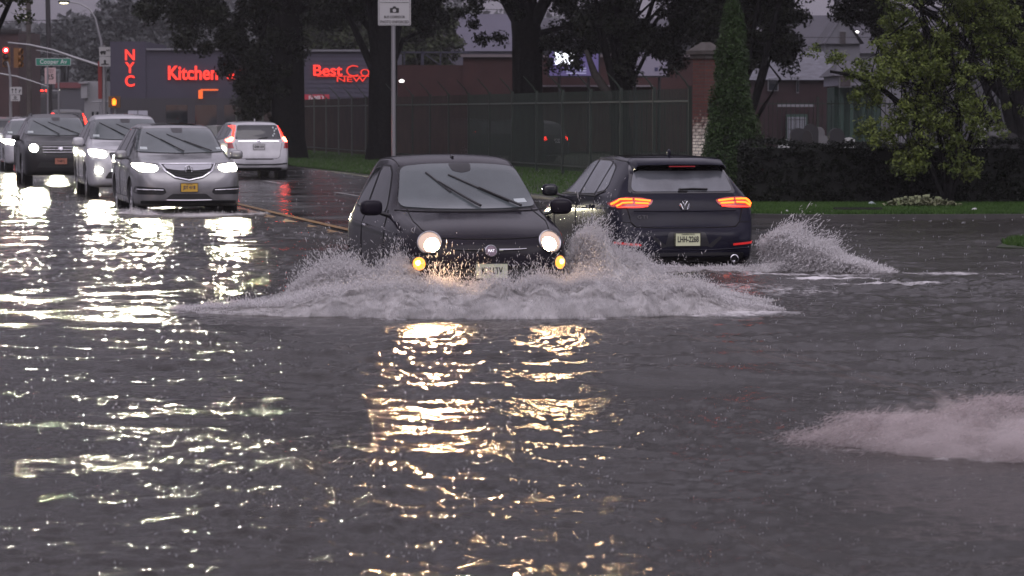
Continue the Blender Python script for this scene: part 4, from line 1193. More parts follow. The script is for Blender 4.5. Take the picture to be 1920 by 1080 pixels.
class Splash:
    """a curved wall of thrown water along a ground path; profile gives height along it"""
    def __init__(s, path, heights, lean=(0, -1), reach=.5, seed=1):
        s.p = np.array(path, float); s.h = np.array(heights, float)
        seg = np.r_[0, np.cumsum(np.linalg.norm(np.diff(s.p, axis=0), axis=1))]
        s.t = seg / seg[-1]; s.len = seg[-1]
        s.lean = np.array(lean, float); s.reach = reach
        s.r = np.random.default_rng(seed); s.sd = seed * 10
        s.ph = s.r.random(12) * 6.28; s.fq = s.r.random(12) * 50 + 6
    def H(s, t):
        h = np.interp(t, s.t, s.h)
        j = sum(np.sin(s.fq[i] * t * s.len * .35 + s.ph[i]) / (1 + .12 * s.fq[i]) for i in range(12))
        return h * np.clip(1 + .19 * j, .5, 1.35)
    def base(s, t): return np.stack([np.interp(t, s.t, s.p[:, 0]), np.interp(t, s.t, s.p[:, 1])], -1)
    def surf(s, t, v):
        """v 0 foot .. 1 crest .. back"""
        H = s.H(t); B = s.base(t)
        z = H * np.sin(np.pi * np.clip(v, 0, 1) * .5) ** .85
        off = s.reach * (H + .05) * (1 - v) ** 1.6
        off2 = off + .16 * (H + .04) * fbm(t * s.len * 3.0, v * 2.2, s.sd, 4)
        return np.stack([B[..., 0] + s.lean[0] * off2, B[..., 1] + s.lean[1] * off2, z - .03], -1)
    def sheets(s, name, mat, label, k=3, nt=260, nv=26, rough=.05, dens=1.0):
        VV, FF, TT = [], [], []
        off = 0
        for q in range(k):
            t = np.linspace(0, 1, nt); v = np.linspace(0, 1, nv)
            Tt, Vv = np.meshgrid(t, v, indexing='ij')
            P = s.surf(Tt, Vv * (1.0 - .10 * q))
            dep = (q - (k - 1) / 2) * .13
            P[..., 0] -= s.lean[0] * dep; P[..., 1] -= s.lean[1] * dep
            x, z = P[..., 0], P[..., 2]
            n1 = fbm(Tt * s.len * 7 + q * 5, Vv * 5, s.sd + 20 + q, 5, .65)
            P[..., 1] += rough * 1.8 * n1 * np.minimum(1, np.maximum(z, 0) * 6 + .3)
            P[..., 2] += rough * 1.6 * fbm(Tt * s.len * 6 + q * 9, Vv * 3, s.sd + 40 + q, 5, .65) * np.minimum(1, np.maximum(z, 0) * 5)
            edge = np.minimum(1, np.minimum(Tt, 1 - Tt) * 9)
            th = ((1 - Vv ** 2.2) * .62 * dens + .30 * fbm(Tt * s.len * 4, Vv * 2.5, s.sd + 60 + q, 5, .6)) * edge * np.minimum(1, Vv * 5 + .22) + .02
            i = np.arange(nt * nv).reshape(nt, nv) + off
            FF.append(np.stack([i[:-1, :-1], i[1:, :-1], i[1:, 1:], i[:-1, 1:]], -1).reshape(-1, 4))
            VV.append(P.reshape(-1, 3)); TT.append(th.ravel()); off += nt * nv
        o = np_mesh(name, np.concatenate(VV), np.concatenate(FF), mat, None, True)
        a = o.data.attributes.new("thick", 'FLOAT', 'POINT'); a.data.foreach_set("value", np.concatenate(TT).astype(np.float32))
        return tag(o, label, "splash", kind="stuff")
    def mist(s, name, mat, label, depth=.35, hk=1.5, nt=60, nr=20):
        t = np.linspace(0, 1, nt); B = s.base(t); H = np.interp(t, s.t, s.h) * hk * np.minimum(1, np.minimum(t, 1 - t * .999) * 5 + .05) + .01
        d = depth * np.minimum(1, .25 + H * 2.5) * np.minimum(1, np.minimum(t, 1 - t) * 12 + .1)
        V = []
        for i in range(nt):
            for k in range(nr):
                a = 2 * math.pi * k / nr
                zz = max(-.02, H[i] * math.sin(a)) if math.sin(a) < 0 else H[i] * math.sin(a)
                o = s.reach * (H[i]) * .45 + d[i] * math.cos(a)
                V.append((B[i, 0] + s.lean[0] * o, B[i, 1] + s.lean[1] * o, zz - .005 * (k % 2)))
        mb = MB(); F_ = [(i * nr + k, i * nr + (k + 1) % nr, (i + 1) * nr + (k + 1) % nr, (i + 1) * nr + k) for i in range(nt - 1) for k in range(nr)]
        F_ += [tuple(range(nr))[::-1], tuple((nt - 1) * nr + k for k in range(nr))]
        mb.add(V, F_)
        return tag(mb.build(name, mat), label, "splash", kind="stuff")
    def drops(s, name, n, mat, label, up=.35, size=(.0011, .0042), vdir=(0, 0, 1), spread=.12, crest=.38, stretch=8.0, extra=1.0):
        r = s.r
        w = np.interp(np.linspace(0, 1, 400), s.t, s.h) + .03
        c = np.cumsum(w); c /= c[-1]
        nj = max(30, n // 90)
        tj = np.interp(r.random(nj), c, np.linspace(0, 1, 400))
        j = r.integers(0, nj, n)
        t = np.clip(tj[j] + r.normal(0, .10 / s.len, n), 0, 1)
        cr_ = r.random(n) < crest
        v = np.where(cr_, 1 - np.abs(r.normal(0, .18, n)), r.random(n))
        v = np.clip(v, 0, 1)
        P = s.surf(t, v)
        P[:, 0] += r.normal(0, spread * .5, n); P[:, 1] += r.normal(-spread * .6, spread * .8, n)
        H = s.H(t)
        jl = r.exponential(.33, nj)[j] * extra
        lift = np.where(cr_, r.random(n) ** 1.5 * jl * (H * up * 2 + .02), r.normal(0, .02, n))
        jd = r.normal(0, .35, nj)[j]
        P[:, 0] += lift * (vdir[0] + jd); P[:, 1] += lift * vdir[1]; P[:, 2] += lift * vdir[2]
        P[:, 2] = np.maximum(P[:, 2], -.01 + r.random(n) * .02)
        sz = size[0] + (size[1] - size[0]) * r.random(n) ** 3
        d = np.stack([vdir[0] + jd + r.normal(0, .35, n), vdir[1] + r.normal(0, .3, n), vdir[2] * np.ones(n) + r.normal(0, .4, n)], -1)
        d /= np.linalg.norm(d, axis=1, keepdims=True)
        D = d * (sz * (1.6 + stretch * r.random(n) ** 2))[:, None]
        return drops_mesh(name, P, sz, D, mat, label)

def build_splashes():
    W = wisp_material("white_water")
    SP = spray_material("spray_drops", dens=.62)
    th = TH + R(1)
    # bow wave round the small hatchback: path from far left, across the nose, out to the right
    path = [(-3.1, 29.5), (-2.5, 28.9), (-1.95, 28.7), (-1.35, 28.6), (-.7, 28.45), (0.0, 28.4), (.6, 28.5), (1.15, 28.75), (1.7, 29.1), (2.4, 29.4)]
    h = [.03, .08, .15, .27, .28, .30, .31, .30, .20, .03]
    a = Splash(path, h, (0, -1), .55, 11)
    a.sheets("bow_wave", W, "broad white bow wave breaking in front of the small hatchback", 4, 320, 26)
    a.drops("bow_spray", 170000, SP, "fine drops torn off the bow wave in front of the small hatchback", up=.35, spread=.09)
    # thrown wall beside the left front wheel
    b = Splash([(-2.05, 29.6), (-1.75, 29.35), (-1.4, 29.3), (-1.05, 29.3), (-.85, 29.4)], [.10, .36, .43, .42, .30], (-.25, -.9), .45, 12)
    b.sheets("wheel_splash", W, "grey-white wall of water thrown up beside the hatchback's front wheel, left of it", 3, 150, 26)
    b.drops("wheel_spray", 100000, SP, "drops flying above the splash left of the small hatchback", up=.30, vdir=(-.25, 0, 1), spread=.08)
    # wall between the two cars
    c = Splash([(.55, 29.9), (.75, 29.75), (1.0, 29.8), (1.35, 29.95), (1.9, 30.3), (2.4, 30.5)], [.50, .60, .44, .27, .14, .03], (.5, -.8), .5, 13)
    c.sheets("wheel_splash", W, "tall soft splash filling the gap between the two dark cars", 4, 170, 30)
    c.drops("wheel_spray", 100000, SP, "drops flying above the splash between the two dark cars", up=.22, vdir=(.35, 0, 1), spread=.10)
    # right of the dark hatchback
    d = Splash([(2.98, 37.2), (3.2, 36.9), (3.55, 36.6), (3.85, 36.4), (4.2, 36.2)], [.44, .38, .26, .13, .04], (.4, -.9), .6, 14)
    d.sheets("wheel_splash", W, "splash fanning out to the right of the dark hatchback's rear wheel", 3, 160, 26)
    d.drops("wheel_spray", 75000, SP, "ragged drops above the splash right of the dark hatchback", up=.30, vdir=(.7, -.1, .8), spread=.12, size=(.0018, .007))
    # low churn behind the dark hatchback
    e = Splash([(1.1, 36.9), (1.5, 36.8), (2.0, 36.7), (2.6, 36.7), (3.1, 36.6)], [.14, .10, .06, .07, .10], (0, -1), 1.0, 15)
    e.sheets("wake", W, "low churned wake under the tail of the dark hatchback", 2, 160, 16)
    e.drops("wake_spray", 7000, SP, "small drops over the wake behind the dark hatchback", up=.5)
    # splash entering at the right edge from a car outside the picture
    SPP = wisp_material("white_water_soft", (.74, .66, .66))  # pink light on this spray is put into its sheet, mist and drop colours
    f = Splash([(1.55, 17.6), (1.9, 17.35), (2.3, 17.2), (2.8, 17.1), (3.4, 17.1), (4.2, 17.3)], [.06, .17, .24, .29, .36, .42], (.15, -1), 1.3, 16)
    f.mist("side_mist", mist_material("pink_lit_mist", 11.0, (.93, .85, .84), .42, (.5, 1, 1.1), .31, .60), "soft pinkish fan of spray entering at the right edge of the flood", .40, 1.6)
    f.sheets("side_splash", SPP, "torn streaks of white water under the spray at the right edge", 2, 300, 30, rough=.03, dens=.42)
    f.drops("side_spray", 40000, spray_material("spray_drops_soft", (.78, .70, .70), .5), "mist of drops over the spray at the right edge", up=.30, size=(.0008, .0022), vdir=(1.2, -.2, .35), spread=.16, crest=.35, stretch=22.0)
    # bow ripple of the silver SUV
    g = Splash([(-7.1, 57.2), (-6.6, 56.6), (-6.0, 56.4), (-5.2, 56.4), (-4.6, 56.7), (-4.0, 57.6)], [.10, .12, .05, .05, .06, .03], (0, -1), 1.2, 17)
    g.sheets("bow_ripple", W, "small white ripple pushed by the silver SUV's front bumper", 2, 140, 12)
    g.drops("bow_ripple_spray", 4000, SP, "sparse drops round the silver SUV's front wheels", up=.6)
    MM = mist_material("white_mist", 9.0, (.95, .94, .94), .5)
    a.mist("bow_mist", MM, "haze of fine spray over the bow wave of the small hatchback", .30, 1.35)
    b.mist("wheel_mist", MM, "fine mist round the splash left of the small hatchback", .28, 1.25)
    c.mist("wheel_mist", MM, "fine mist in the splash between the two dark cars", .30, 1.25)
    d.mist("wheel_mist", MM, "fine mist in the splash right of the dark hatchback", .35, 1.3)
    # surface foam left behind
    FOAM.extend([(-.2, 28.2, 2.6, .5, 0, .45), (-2.6, 28.9, 1.6, .35, -.18, .42), (-3.6, 29.8, 1.2, .30, -.25, .34), (1.9, 28.9, 1.4, .7, .1, .52),
                 (2.6, 32.5, 1.9, 2.2, 0, .38), (3.2, 35.6, 1.7, .8, .1, .48), (2.4, 33.5, 2.2, .9, 0, .42), (4.0, 33.9, 1.4, .35, -.1, .50), (3.5, 34.8, .8, .35, 0, .62), (4.9, 35.9, 1.4, .5, -.05, .45),
                 (3.3, 31.6, 1.6, .5, .05, .30), (5.4, 40.3, 2.3, 1.0, 0, .30), (6.2, 38.6, 2.0, .7, 0, .30), (3.0, 16.7, 1.6, .45, 0, .45), (2.0, 17.0, .8, .3, .1, .40), (4.0, 16.9, 1.5, .7, 0, .45),
                 (-5.7, 56, 1.4, 1.2, 0, .40), (-4.2, 56.9, 1.1, .8, 0, .36), (.9, 20.6, .6, .5, .6, .28), (-1.0, 33, 1.2, 2.5, .2, .25)])

def build_rain():
    """crowns where raindrops strike the flood, and drops lit by the headlamps"""
    r = np.random.default_rng(21)
    n = 2200
    D = 1 / (1 / 95 + (1 / 12.5 - 1 / 95) * r.random(n) ** 2.2)
    X = (r.random(n) * 2 - 1) * .168 * D
    z = np.maximum(ground_z(X, D), 0) * (D > 45)
    h = .006 + .016 * r.random(n) ** 2
    P = np.stack([X, D, z + h * .6], -1)
    sz = .0016 + .0018 * r.random(n)
    D_ = np.stack([r.normal(0, .15, n), r.normal(0, .15, n), np.ones(n)], -1) * h[:, None] * .8
    # little satellites round each strike
    k = 2
    P2 = np.repeat(P, k, 0) + np.stack([r.normal(0, .022, n * k), r.normal(0, .022, n * k), np.abs(r.normal(0, .012, n * k))], -1)
    S2 = .0012 + .0014 * r.random(n * k)
    DD2 = np.stack([r.normal(0, 1, n * k), r.normal(0, 1, n * k), 1 + r.random(n * k)], -1); DD2 *= (S2 * 1.4)[:, None]
    m = spray_material("rain_drops", (.85, .85, .88), .9)
    fs = np.clip(P[:, 1] / 34, .38, 1.6); fs2 = np.repeat(fs, k)
    sz, D_, S2, DD2 = sz * fs, D_ * fs[:, None], S2 * fs2, DD2 * fs2[:, None]
    drops_mesh("rain_splash", np.concatenate([P, P2]), np.concatenate([sz, S2]), np.concatenate([D_, DD2]), m, "tiny crowns thrown up by raindrops all over the flooded road")
    # streaks of drops flung past the right headlamp and the nose of the small car
    n = 420
    c = np.array([.55, 28.95, .45])
    a = r.normal(-.6, .7, n)
    rad = .05 + .30 * r.random(n)
    left = r.random(n) < .35
    P = np.stack([np.where(left, -.55 + r.normal(0, .22, n), c[0] + rad * np.cos(a)), c[1] - r.random(n) * .25, np.where(left, .42 + r.normal(0, .12, n), c[2] + rad * np.sin(a) * .8)], -1)
    dr = np.where(left[:, None], np.stack([r.normal(0, .3, n), r.normal(0, .2, n), np.ones(n)], -1), np.stack([np.cos(a), r.normal(0, .2, n), np.sin(a) * .6], -1))
    dr /= np.linalg.norm(dr, axis=1, keepdims=True)
    drops_mesh("flung_drops", P, .0016 + .0018 * r.random(n), dr * (.006 + .022 * r.random(n) ** 2)[:, None], m, "streaking drops flung up in front of the small hatchback's lamps")
# ------------------------------------------------------------------ leaves and trees
def leaf_material(name, c1, c2, rough=.45):
    m = bpy.data.materials.new(name); m.use_nodes = True
    n, l = m.node_tree.nodes, m.node_tree.links
    b = n["Principled BSDF"]; b.inputs["Roughness"].default_value = rough; b.inputs["Specular IOR Level"].default_value = .15
    g = n.new("ShaderNodeNewGeometry")
    t = n.new("ShaderNodeTexCoord"); x = n.new("ShaderNodeTexNoise"); x.inputs["Scale"].default_value = 1.4; x.inputs["Detail"].default_value = 3
    l.new(t.outputs["Object"], x.inputs["Vector"])
    ad = n.new("ShaderNodeMath"); ad.operation = 'MULTIPLY_ADD'; ad.inputs[1].default_value = .35
    l.new(g.outputs["Random Per Island"], ad.inputs[0]); l.new(x.outputs["Fac"], ad.inputs[2])
    r = n.new("ShaderNodeValToRGB")
    r.color_ramp.elements[0].position = .40; r.color_ramp.elements[0].color = (*c1, 1)
    r.color_ramp.elements[1].position = .90; r.color_ramp.elements[1].color = (*c2, 1)
    l.new(ad.outputs[0], r.inputs["Fac"]); l.new(r.outputs["Color"], b.inputs["Base Color"])
    return m
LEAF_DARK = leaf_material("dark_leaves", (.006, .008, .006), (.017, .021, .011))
LEAF_MID = leaf_material("mid_leaves", (.018, .025, .012), (.042, .052, .022))
LEAF_YEL = leaf_material("yellow_green_leaves", (.048, .074, .018), (.150, .190, .045))
LEAF_CON = leaf_material("conifer_leaves", (.016, .034, .011), (.040, .072, .020))
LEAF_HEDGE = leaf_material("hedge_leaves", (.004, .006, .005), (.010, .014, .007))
LEAF_HAZED = leaf_material("hazed_leaves", (.058, .064, .066), (.082, .088, .086))  # distance haze is put into these pale, low-contrast greys
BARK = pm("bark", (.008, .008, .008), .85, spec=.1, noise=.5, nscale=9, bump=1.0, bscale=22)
BARK_G = pm("grey_bark", (.05, .045, .04), .85, noise=.4, nscale=9, bump=1.0, bscale=22)

def leaves(centres, radii, counts, size, seed, droop=0.3, squash=.8, flat=0.0):
    """leaf-shaped quads scattered through clumps"""
    r = np.random.default_rng(seed)
    C = np.repeat(np.array(centres, float), counts, 0); Rr = np.repeat(np.array(radii, float), counts)
    n = len(C)
    d = r.normal(0, 1, (n, 3)); d /= np.linalg.norm(d, axis=1, keepdims=True)
    rad = Rr * (r.random(n) ** .45)
    P = C + d * rad[:, None] * np.array([1, 1, squash])
    P[:, 2] -= droop * Rr * r.random(n) ** 3
    nrm = d * .6 + r.normal(0, .7, (n, 3)); nrm[:, 2] += .5; nrm /= np.linalg.norm(nrm, axis=1, keepdims=True)
    u = np.cross(nrm, r.normal(0, 1, (n, 3))); u /= np.linalg.norm(u, axis=1, keepdims=True)
    v = np.cross(nrm, u)
    s = size * (.6 + .8 * r.random(n))[:, None]
    V = np.stack([P - u * s, P + v * s * .5 + nrm * s * .12, P + u * s, P - v * s * .5 + nrm * s * .12], 1).reshape(-1, 3)
    F_ = np.arange(n * 4).reshape(n, 4)
    return V, F_

def clump_cloud(blobs, nclump, rmin, rmax, seed, gap=.18):
    """blobs: (x, y, z, rx, ry, rz); clump centres on and inside them with holes"""
    r = np.random.default_rng(seed)
    vol = np.array([b[3] * b[4] * b[5] for b in blobs]) ** .8; vol /= vol.sum()
    out, rad = [], []
    ph = r.random(3) * 6
    while len(out) < nclump:
        b = blobs[r.choice(len(blobs), p=vol)]
        d = r.normal(0, 1, 3); d /= np.linalg.norm(d)
        q = r.random() ** .33
        p = np.array(b[:3]) + d * q * np.array(b[3:6])
        hole = math.sin(p[0] * 1.3 + ph[0]) * math.sin(p[2] * 1.7 + ph[1]) * math.sin(p[1] * .9 + ph[2]) + .5 * math.sin(p[0] * 3.1 + p[2] * 2.3)
        if hole > 1 - gap * 4 and r.random() < .85: continue
        out.append(p); rad.append(rmin + (rmax - rmin) * r.random())
    return out, rad

def tree(name, base, trunk, limbs, blobs, nclump, perclump, leafsize, mat, label, cat="tree", group=None, crange=(.35, .8), seed=1, bark=BARK, gap=.18, droop=.3, sides_=14):
    """trunk: list of ((x,y,z), r) relative to base; limbs: number of auto limbs reaching into the blobs"""
    r = np.random.default_rng(seed)
    root = empty(name, base, 0, label, cat, group)
    mb = MB()
    pts = [Vector(p) for p, _ in trunk]; rr = [q for _, q in trunk]
    mb.tube(pts, rr, sides_)
    cs, rad = clump_cloud(blobs, nclump, crange[0], crange[1], seed, gap)
    lim = MB()
    idx = r.choice(len(cs), min(limbs, len(cs)), replace=False)
    top = pts[-1]
    for i in idx:
        tgt = Vector(cs[i])
        k = r.integers(max(0, len(pts) - 3), len(pts))
        s0 = pts[k].copy()
        md = s0.lerp(tgt, .5) + Vector((r.normal(0, .25), r.normal(0, .25), .18 * (tgt - s0).length))
        m2 = s0.lerp(tgt, .8) + Vector((r.normal(0, .15), r.normal(0, .15), .10 * (tgt - s0).length))
        r0 = rr[k] * (.25 + .3 * r.random())
        lim.tube([s0, s0.lerp(md, .5), md, m2, tgt], [r0, r0 * .8, r0 * .55, r0 * .32, r0 * .12], 6)
    mb.build("trunk", bark, root, True, 60)
    if lim.v: lim.build("branches", bark, root, True, 60)
    V, Fa = leaves(cs, rad, [perclump] * len(cs), leafsize, seed, droop)
    np_mesh("crown", V, Fa, mat, root)
    return root

def upper_crown(root, h0, h1, rx, seed, mat=None, dx=0.0):
    """the rest of a tall tree's crown, overhead"""
    bl = [(dx, 0, (h0 + h1) / 2, rx, rx, (h1 - h0) / 2), (dx - rx * .4, .5, h0 + (h1 - h0) * .35, rx * .8, rx * .7, (h1 - h0) * .3), (dx + rx * .4, -.3, h0 + (h1 - h0) * .4, rx * .8, rx * .7, (h1 - h0) * .3)]
    cs, rad = clump_cloud(bl, 330, .6, 1.2, seed, .12)
    V, Fa = leaves(cs, rad, [48] * len(cs), .24, seed)
    np_mesh("upper_crown", V, Fa, mat or LEAF_DARK, root)
    MB().tube([(0, 0, h0 - 2.5), (dx * .5, .1, h0 + 1), (dx, .1, h1 - 2)], [.3, .22, .06], 8).build("leader", BARK, root, True)

def rel(px, py, D, base):
    p = at(px, py, D) - Vector(base); return (p.x, p.y, p.z)

def build_trees():
    g = "large dark trees behind the railing"
    gz = .12
    def blob(px, py, D, base, rx, rz, ry=None): 
        p = rel(px, py, D, base); return (p[0], p[1], p[2], rx, ry or rx, rz)
    # wide ivy-covered tree on the left
    D = 122; b = at(540, 250, D); b = Vector((b.x, D, gz))
    bl = [blob(475, 60, D, b, 1.3, 2.0), blob(385, 45, D - 2, b, 1.2, 1.2), blob(345, 15, D - 2, b, 1.1, 1.0), blob(520, 30, D, b, 1.2, 2.0), blob(500, 120, D, b, 1.1, 1.5), blob(640, -40, D, b, 2.3, 1.1), blob(478, 150, D, b, .7, 1.3),
          blob(440, 105, D, b, .5, .8), blob(500, 170, D, b, 1.3, 1.3), blob(600, 20, D + 1, b, 1.0, .5), blob(560, -150, D, b, 4.2, 2.6), blob(400, -120, D, b, 3.2, 2.0), blob(310, 5, D - 2, b, .9, .6), blob(470, 205, D, b, .5, .5)]
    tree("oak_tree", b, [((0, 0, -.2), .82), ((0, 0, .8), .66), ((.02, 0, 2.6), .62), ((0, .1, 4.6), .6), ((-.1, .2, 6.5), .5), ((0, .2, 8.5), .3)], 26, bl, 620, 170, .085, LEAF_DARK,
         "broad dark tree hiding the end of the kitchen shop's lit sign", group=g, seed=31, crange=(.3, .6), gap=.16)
    # ivy mass round that trunk
    # second trunk
    D = 118; b = at(718, 250, D); b = Vector((b.x, D, gz))
    bl = [blob(740, -30, D, b, 1.9, 1.4), blob(650, -15, D, b, 1.4, 1.1), blob(800, 10, D + 1, b, 1.1, .8), blob(770, 55, D + 3, b, .8, .9), blob(720, -180, D, b, 4.0, 2.6), blob(620, 20, D, b, .9, .8)]
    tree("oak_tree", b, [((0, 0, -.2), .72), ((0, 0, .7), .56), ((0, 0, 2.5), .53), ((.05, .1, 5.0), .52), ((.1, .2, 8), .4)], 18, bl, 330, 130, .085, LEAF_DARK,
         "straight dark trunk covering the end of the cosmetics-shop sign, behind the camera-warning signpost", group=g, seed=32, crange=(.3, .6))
    # third, in front of the low brick building
    D = 105; b = at(989, 250, D); b = Vector((b.x, D, gz))
    bl = [blob(960, -40, D, b, 1.6, 1.2), blob(905, 25, D - 1, b, .75, .75), blob(895, 60, D - 1, b, .42, .45), blob(915, 72, D - 1, b, .5, .22), blob(1060, 30, D, b, 1.3, 1.1), blob(1110, 60, D, b, 1.0, .9), blob(1080, -60, D, b, 2.4, 1.4), blob(990, -160, D, b, 4, 2.2), blob(870, 5, D, b, .8, .5), blob(1035, 95, D, b, .55, .5)]
    tree("oak_tree", b, [((0, 0, -.2), .72), ((0, 0, .6), .56), ((0, 0, 2.2), .51), ((-.02, .1, 4.2), .5), ((-.25, .2, 6.4), .42), ((-.2, .2, 8), .3)], 22, bl, 420, 130, .075, LEAF_DARK,
         "massive dark trunk standing before the plain wall of the low brick building", group=g, seed=33, crange=(.25, .5))
    # fourth, forked and leaning
    D = 98; b = at(1160, 250, D); b = Vector((b.x, D, gz))
    bl = [blob(1130, 60, D, b, 1.1, .95), blob(1200, 40, D, b, 1.3, 1.1), blob(1270, 30, D, b, 1.2, 1.0), blob(1100, 100, D, b, .55, .4), blob(1180, 110, D, b, .6, .55), blob(1265, 105, D - 1, b, .35, .4), blob(1330, 0, D, b, 1.2, .9), blob(1200, -60, D, b, 2.4, 1.3), blob(1240, 75, D, b, .7, .4), blob(1185, -150, D, b, 3.5, 1.6), blob(1070, 110, D, b, .5, .25)]
    root = tree("oak_tree", b, [((.2, 0, -.2), .42), ((.1, 0, .8), .34), ((0, 0, 1.8), .30), ((.05, .1, 2.8), .26), ((.1, .2, 4.2), .2)], 22, bl, 560, 140, .07, LEAF_DARK,
         "forked dark tree with a leaning branch in front of the white billboard", group=g, seed=34, crange=(.22, .45))
    MB().tube([(.02, 0, 1.7), (-.35, 0, 2.3), (-.75, 0, 2.9), (-1.0, 0, 3.6)], [.17, .15, .12, .07], 10).build("branch", BARK_G, root, True, 60)
    # fifth, above the pillar and conifer
    D = 92; b = at(1450, 250, D); b = Vector((b.x, D, gz))
    bl = [blob(1395, 55, D, b, 1.1, .8), blob(1475, 105, D, b, .45, .3), blob(1440, 20, D, b, 1.0, .9), blob(1385, -20, D, b, 1.5, 1.2), blob(1460, 80, D, b, .6, .5), blob(1400, 95, D, b, .7, .45), blob(1490, 0, D, b, .7, .6), blob(1420, -120, D, b, 3, 1.5), blob(1340, 60, D + 2, b, .9, .6)]
    tree("oak_tree", b, [((-.7, 0, -.2), .3), ((-.8, 0, 1.0), .24), ((-.9, 0, 2.4), .2), ((-.8, .1, 4.2), .16)], 16, bl, 520, 140, .065, LEAF_DARK,
         "dark tree rising between the brick pillar and the white gabled house", group=g, seed=35, crange=(.22, .45))
    D = 88; b = at(1905, 250, D); b = Vector((b.x, D, gz))
    bl = [blob(1900, 20, D, b, 1.3, .8), blob(1870, 60, D, b, .5, .5), blob(1925, 80, D, b, .6, .5), blob(1620, 10, D + 3, b, .8, .5), blob(1665, 40, D + 3, b, .6, .6), blob(1860, 30, D, b, 1.0, .6), blob(1750, -60, D, b, 2.6, .9), blob(1600, -30, D + 3, b, 1.0, .5)]
    tree("oak_tree", b, [((.2, 0, -.2), .35), ((.2, 0, 1.5), .27), ((.1, 0, 3.6), .22)], 18, bl, 460, 120, .06, LEAF_DARK,
         "dark tree overhanging at the upper right corner behind the yellow-green tree", group=g, seed=36, crange=(.2, .4))
    # bough of a street tree hanging in at the upper left
    D = 70; b = Vector((-13.5, 74, .05))
    bl = [blob(15, -12, D, b, .30, .32), blob(48, 10, D, b, .16, .28), blob(95, -8, D, b, .30, .18), blob(100, 8, D, b, .10, .16), blob(40, 22, D, b, .07, .1), blob(300, -10, D, b, .30, .25), blob(-120, -160, D, b, 2.6, 1.6), blob(60, -110, D, b, 1.9, .9)]
    tree("street_tree", b, [((0, 0, 0), .24), ((0, 0, 2), .2), ((.2, 0, 4.5), .16)], 16, bl, 420, 80, .055, LEAF_MID,
         "street tree whose leafy boughs hang in at the top left corner", group=None, seed=37, crange=(.12, .30))
    for o, (h0, h1, rx, dx) in zip([q for q in COL.objects if q.name.startswith("oak_tree")], ((8.5, 17, 4.6, -1), (8.5, 18, 4.8, 0), (7.6, 16, 4.4, 0), (7.0, 14.5, 4.0, .5), (6.4, 13.5, 3.6, 1.5), (6.2, 12.5, 3.6, 1.5))):
        upper_crown(o, h0, h1, rx, int(h1 * 10), dx=dx)
    # greenish trees behind the shops
    specs = [(640, 60, 205, 3.4, 2.8, "olive tree crown showing over the roof of the cosmetics shop"), (770, 55, 190, 2.6, 2.8, "olive tree crown right of the signpost"), (560, 20, 215, 3.0, 2.6, "high olive tree crown left of the cosmetics shop"), (830, 90, 260, 2.2, 1.6, "low grey-green tree beside the pale slope")]
    for i, (px, py, D, rx, rz, lb) in enumerate(specs):
        c = at(px, py, D); b = Vector((c.x, D, .2)); h = c.z - .2
        tree("tree", b, [((0, 0, 0), .3), ((0, 0, h * .5), .25), ((.1, 0, h), .12)], 10, [(0, 0, h, rx, rx * .8, rz), (.8, 0, h - .8, rx * .8, rx * .7, rz * .7), (-1, 0, h - .5, rx * .7, rx * .7, rz * .7)], 260, 70, .16, LEAF_MID, lb, group="trees behind the shops", seed=50 + i, crange=(.3, .7))
    # conifer by the pillar
    D = 71; b = at(1372, 340, D); b = Vector((b.x, D, .05))
    r = np.random.default_rng(5)
    root = empty("conifer", b, 0, "tall narrow dark-green arborvitae beside the brick pillar", "tree")
    Ht = 4.25; cs, rd = [], []
    for i in range(900):
        t = r.random() ** 1.15
        a = r.random() * 6.28; w = .70 * (1 - t) ** .64 * (.86 + .13 * math.sin(7 * t + 1) + .12 * math.sin(3 * a + 9 * t) + .08 * math.sin(5 * a - 17 * t)) * min(1, .62 + t * 3.2); q = math.sqrt(r.random()) if r.random() < .25 else .92 + .12 * r.random()
        cs.append((w * q * math.cos(a), w * q * math.sin(a), .12 + t * (Ht - .1))); rd.append(.09 + .08 * (1 - t))
    V, Fa = leaves(cs, rd, [95] * len(cs), .028, 8, droop=-.6, squash=1.6)
    MB().tube([(0, 0, -.1), (0, 0, 2.2), (0, 0, 4.0)], [.09, .06, .015], 8).build("trunk", BARK, root, True)
    np_mesh("crown", V, Fa, LEAF_CON, root)
    # multi-stem yellow-green tree
    D = 60; b = at(1775, 372, D); b = Vector((b.x, D, .08))
    root = empty("maple_tree", b, 0, "multi-stemmed yellow-green young tree in front of the hedge", "tree")
    st = MB()
    stems = [[(0, 0, -.05), (-.25, 0, .55), (-.62, -.05, 1.5), (-.85, 0, 2.3), (-1.3, 0, 3.0)], [(0, 0, -.05), (-.05, .05, .8), (-.25, .1, 1.9), (.0, .1, 3.2), (.1, .1, 3.9)], [(0, 0, -.05), (.25, 0, .7), (.55, .05, 1.6), (.95, .1, 2.5), (1.3, .1, 3.4)],
             [(0, 0, -.05), (.1, -.1, .7), (.2, -.2, 1.7), (.45, -.2, 2.8), (.5, -.2, 3.7)], [(-.5, 0, 1.2), (-.55, 0, 2.1), (-.35, 0, 2.9), (-.5, 0, 3.7)], [(-.7, 0, 1.75), (-1.2, 0, 2.15), (-1.75, 0, 2.42), (-2.2, 0, 2.5)]]
    for s in stems: st.tube(s, [.055, .05, .038, .026, .012][:len(s)], 8)
    st.build("trunk", BARK, root, True, 60)
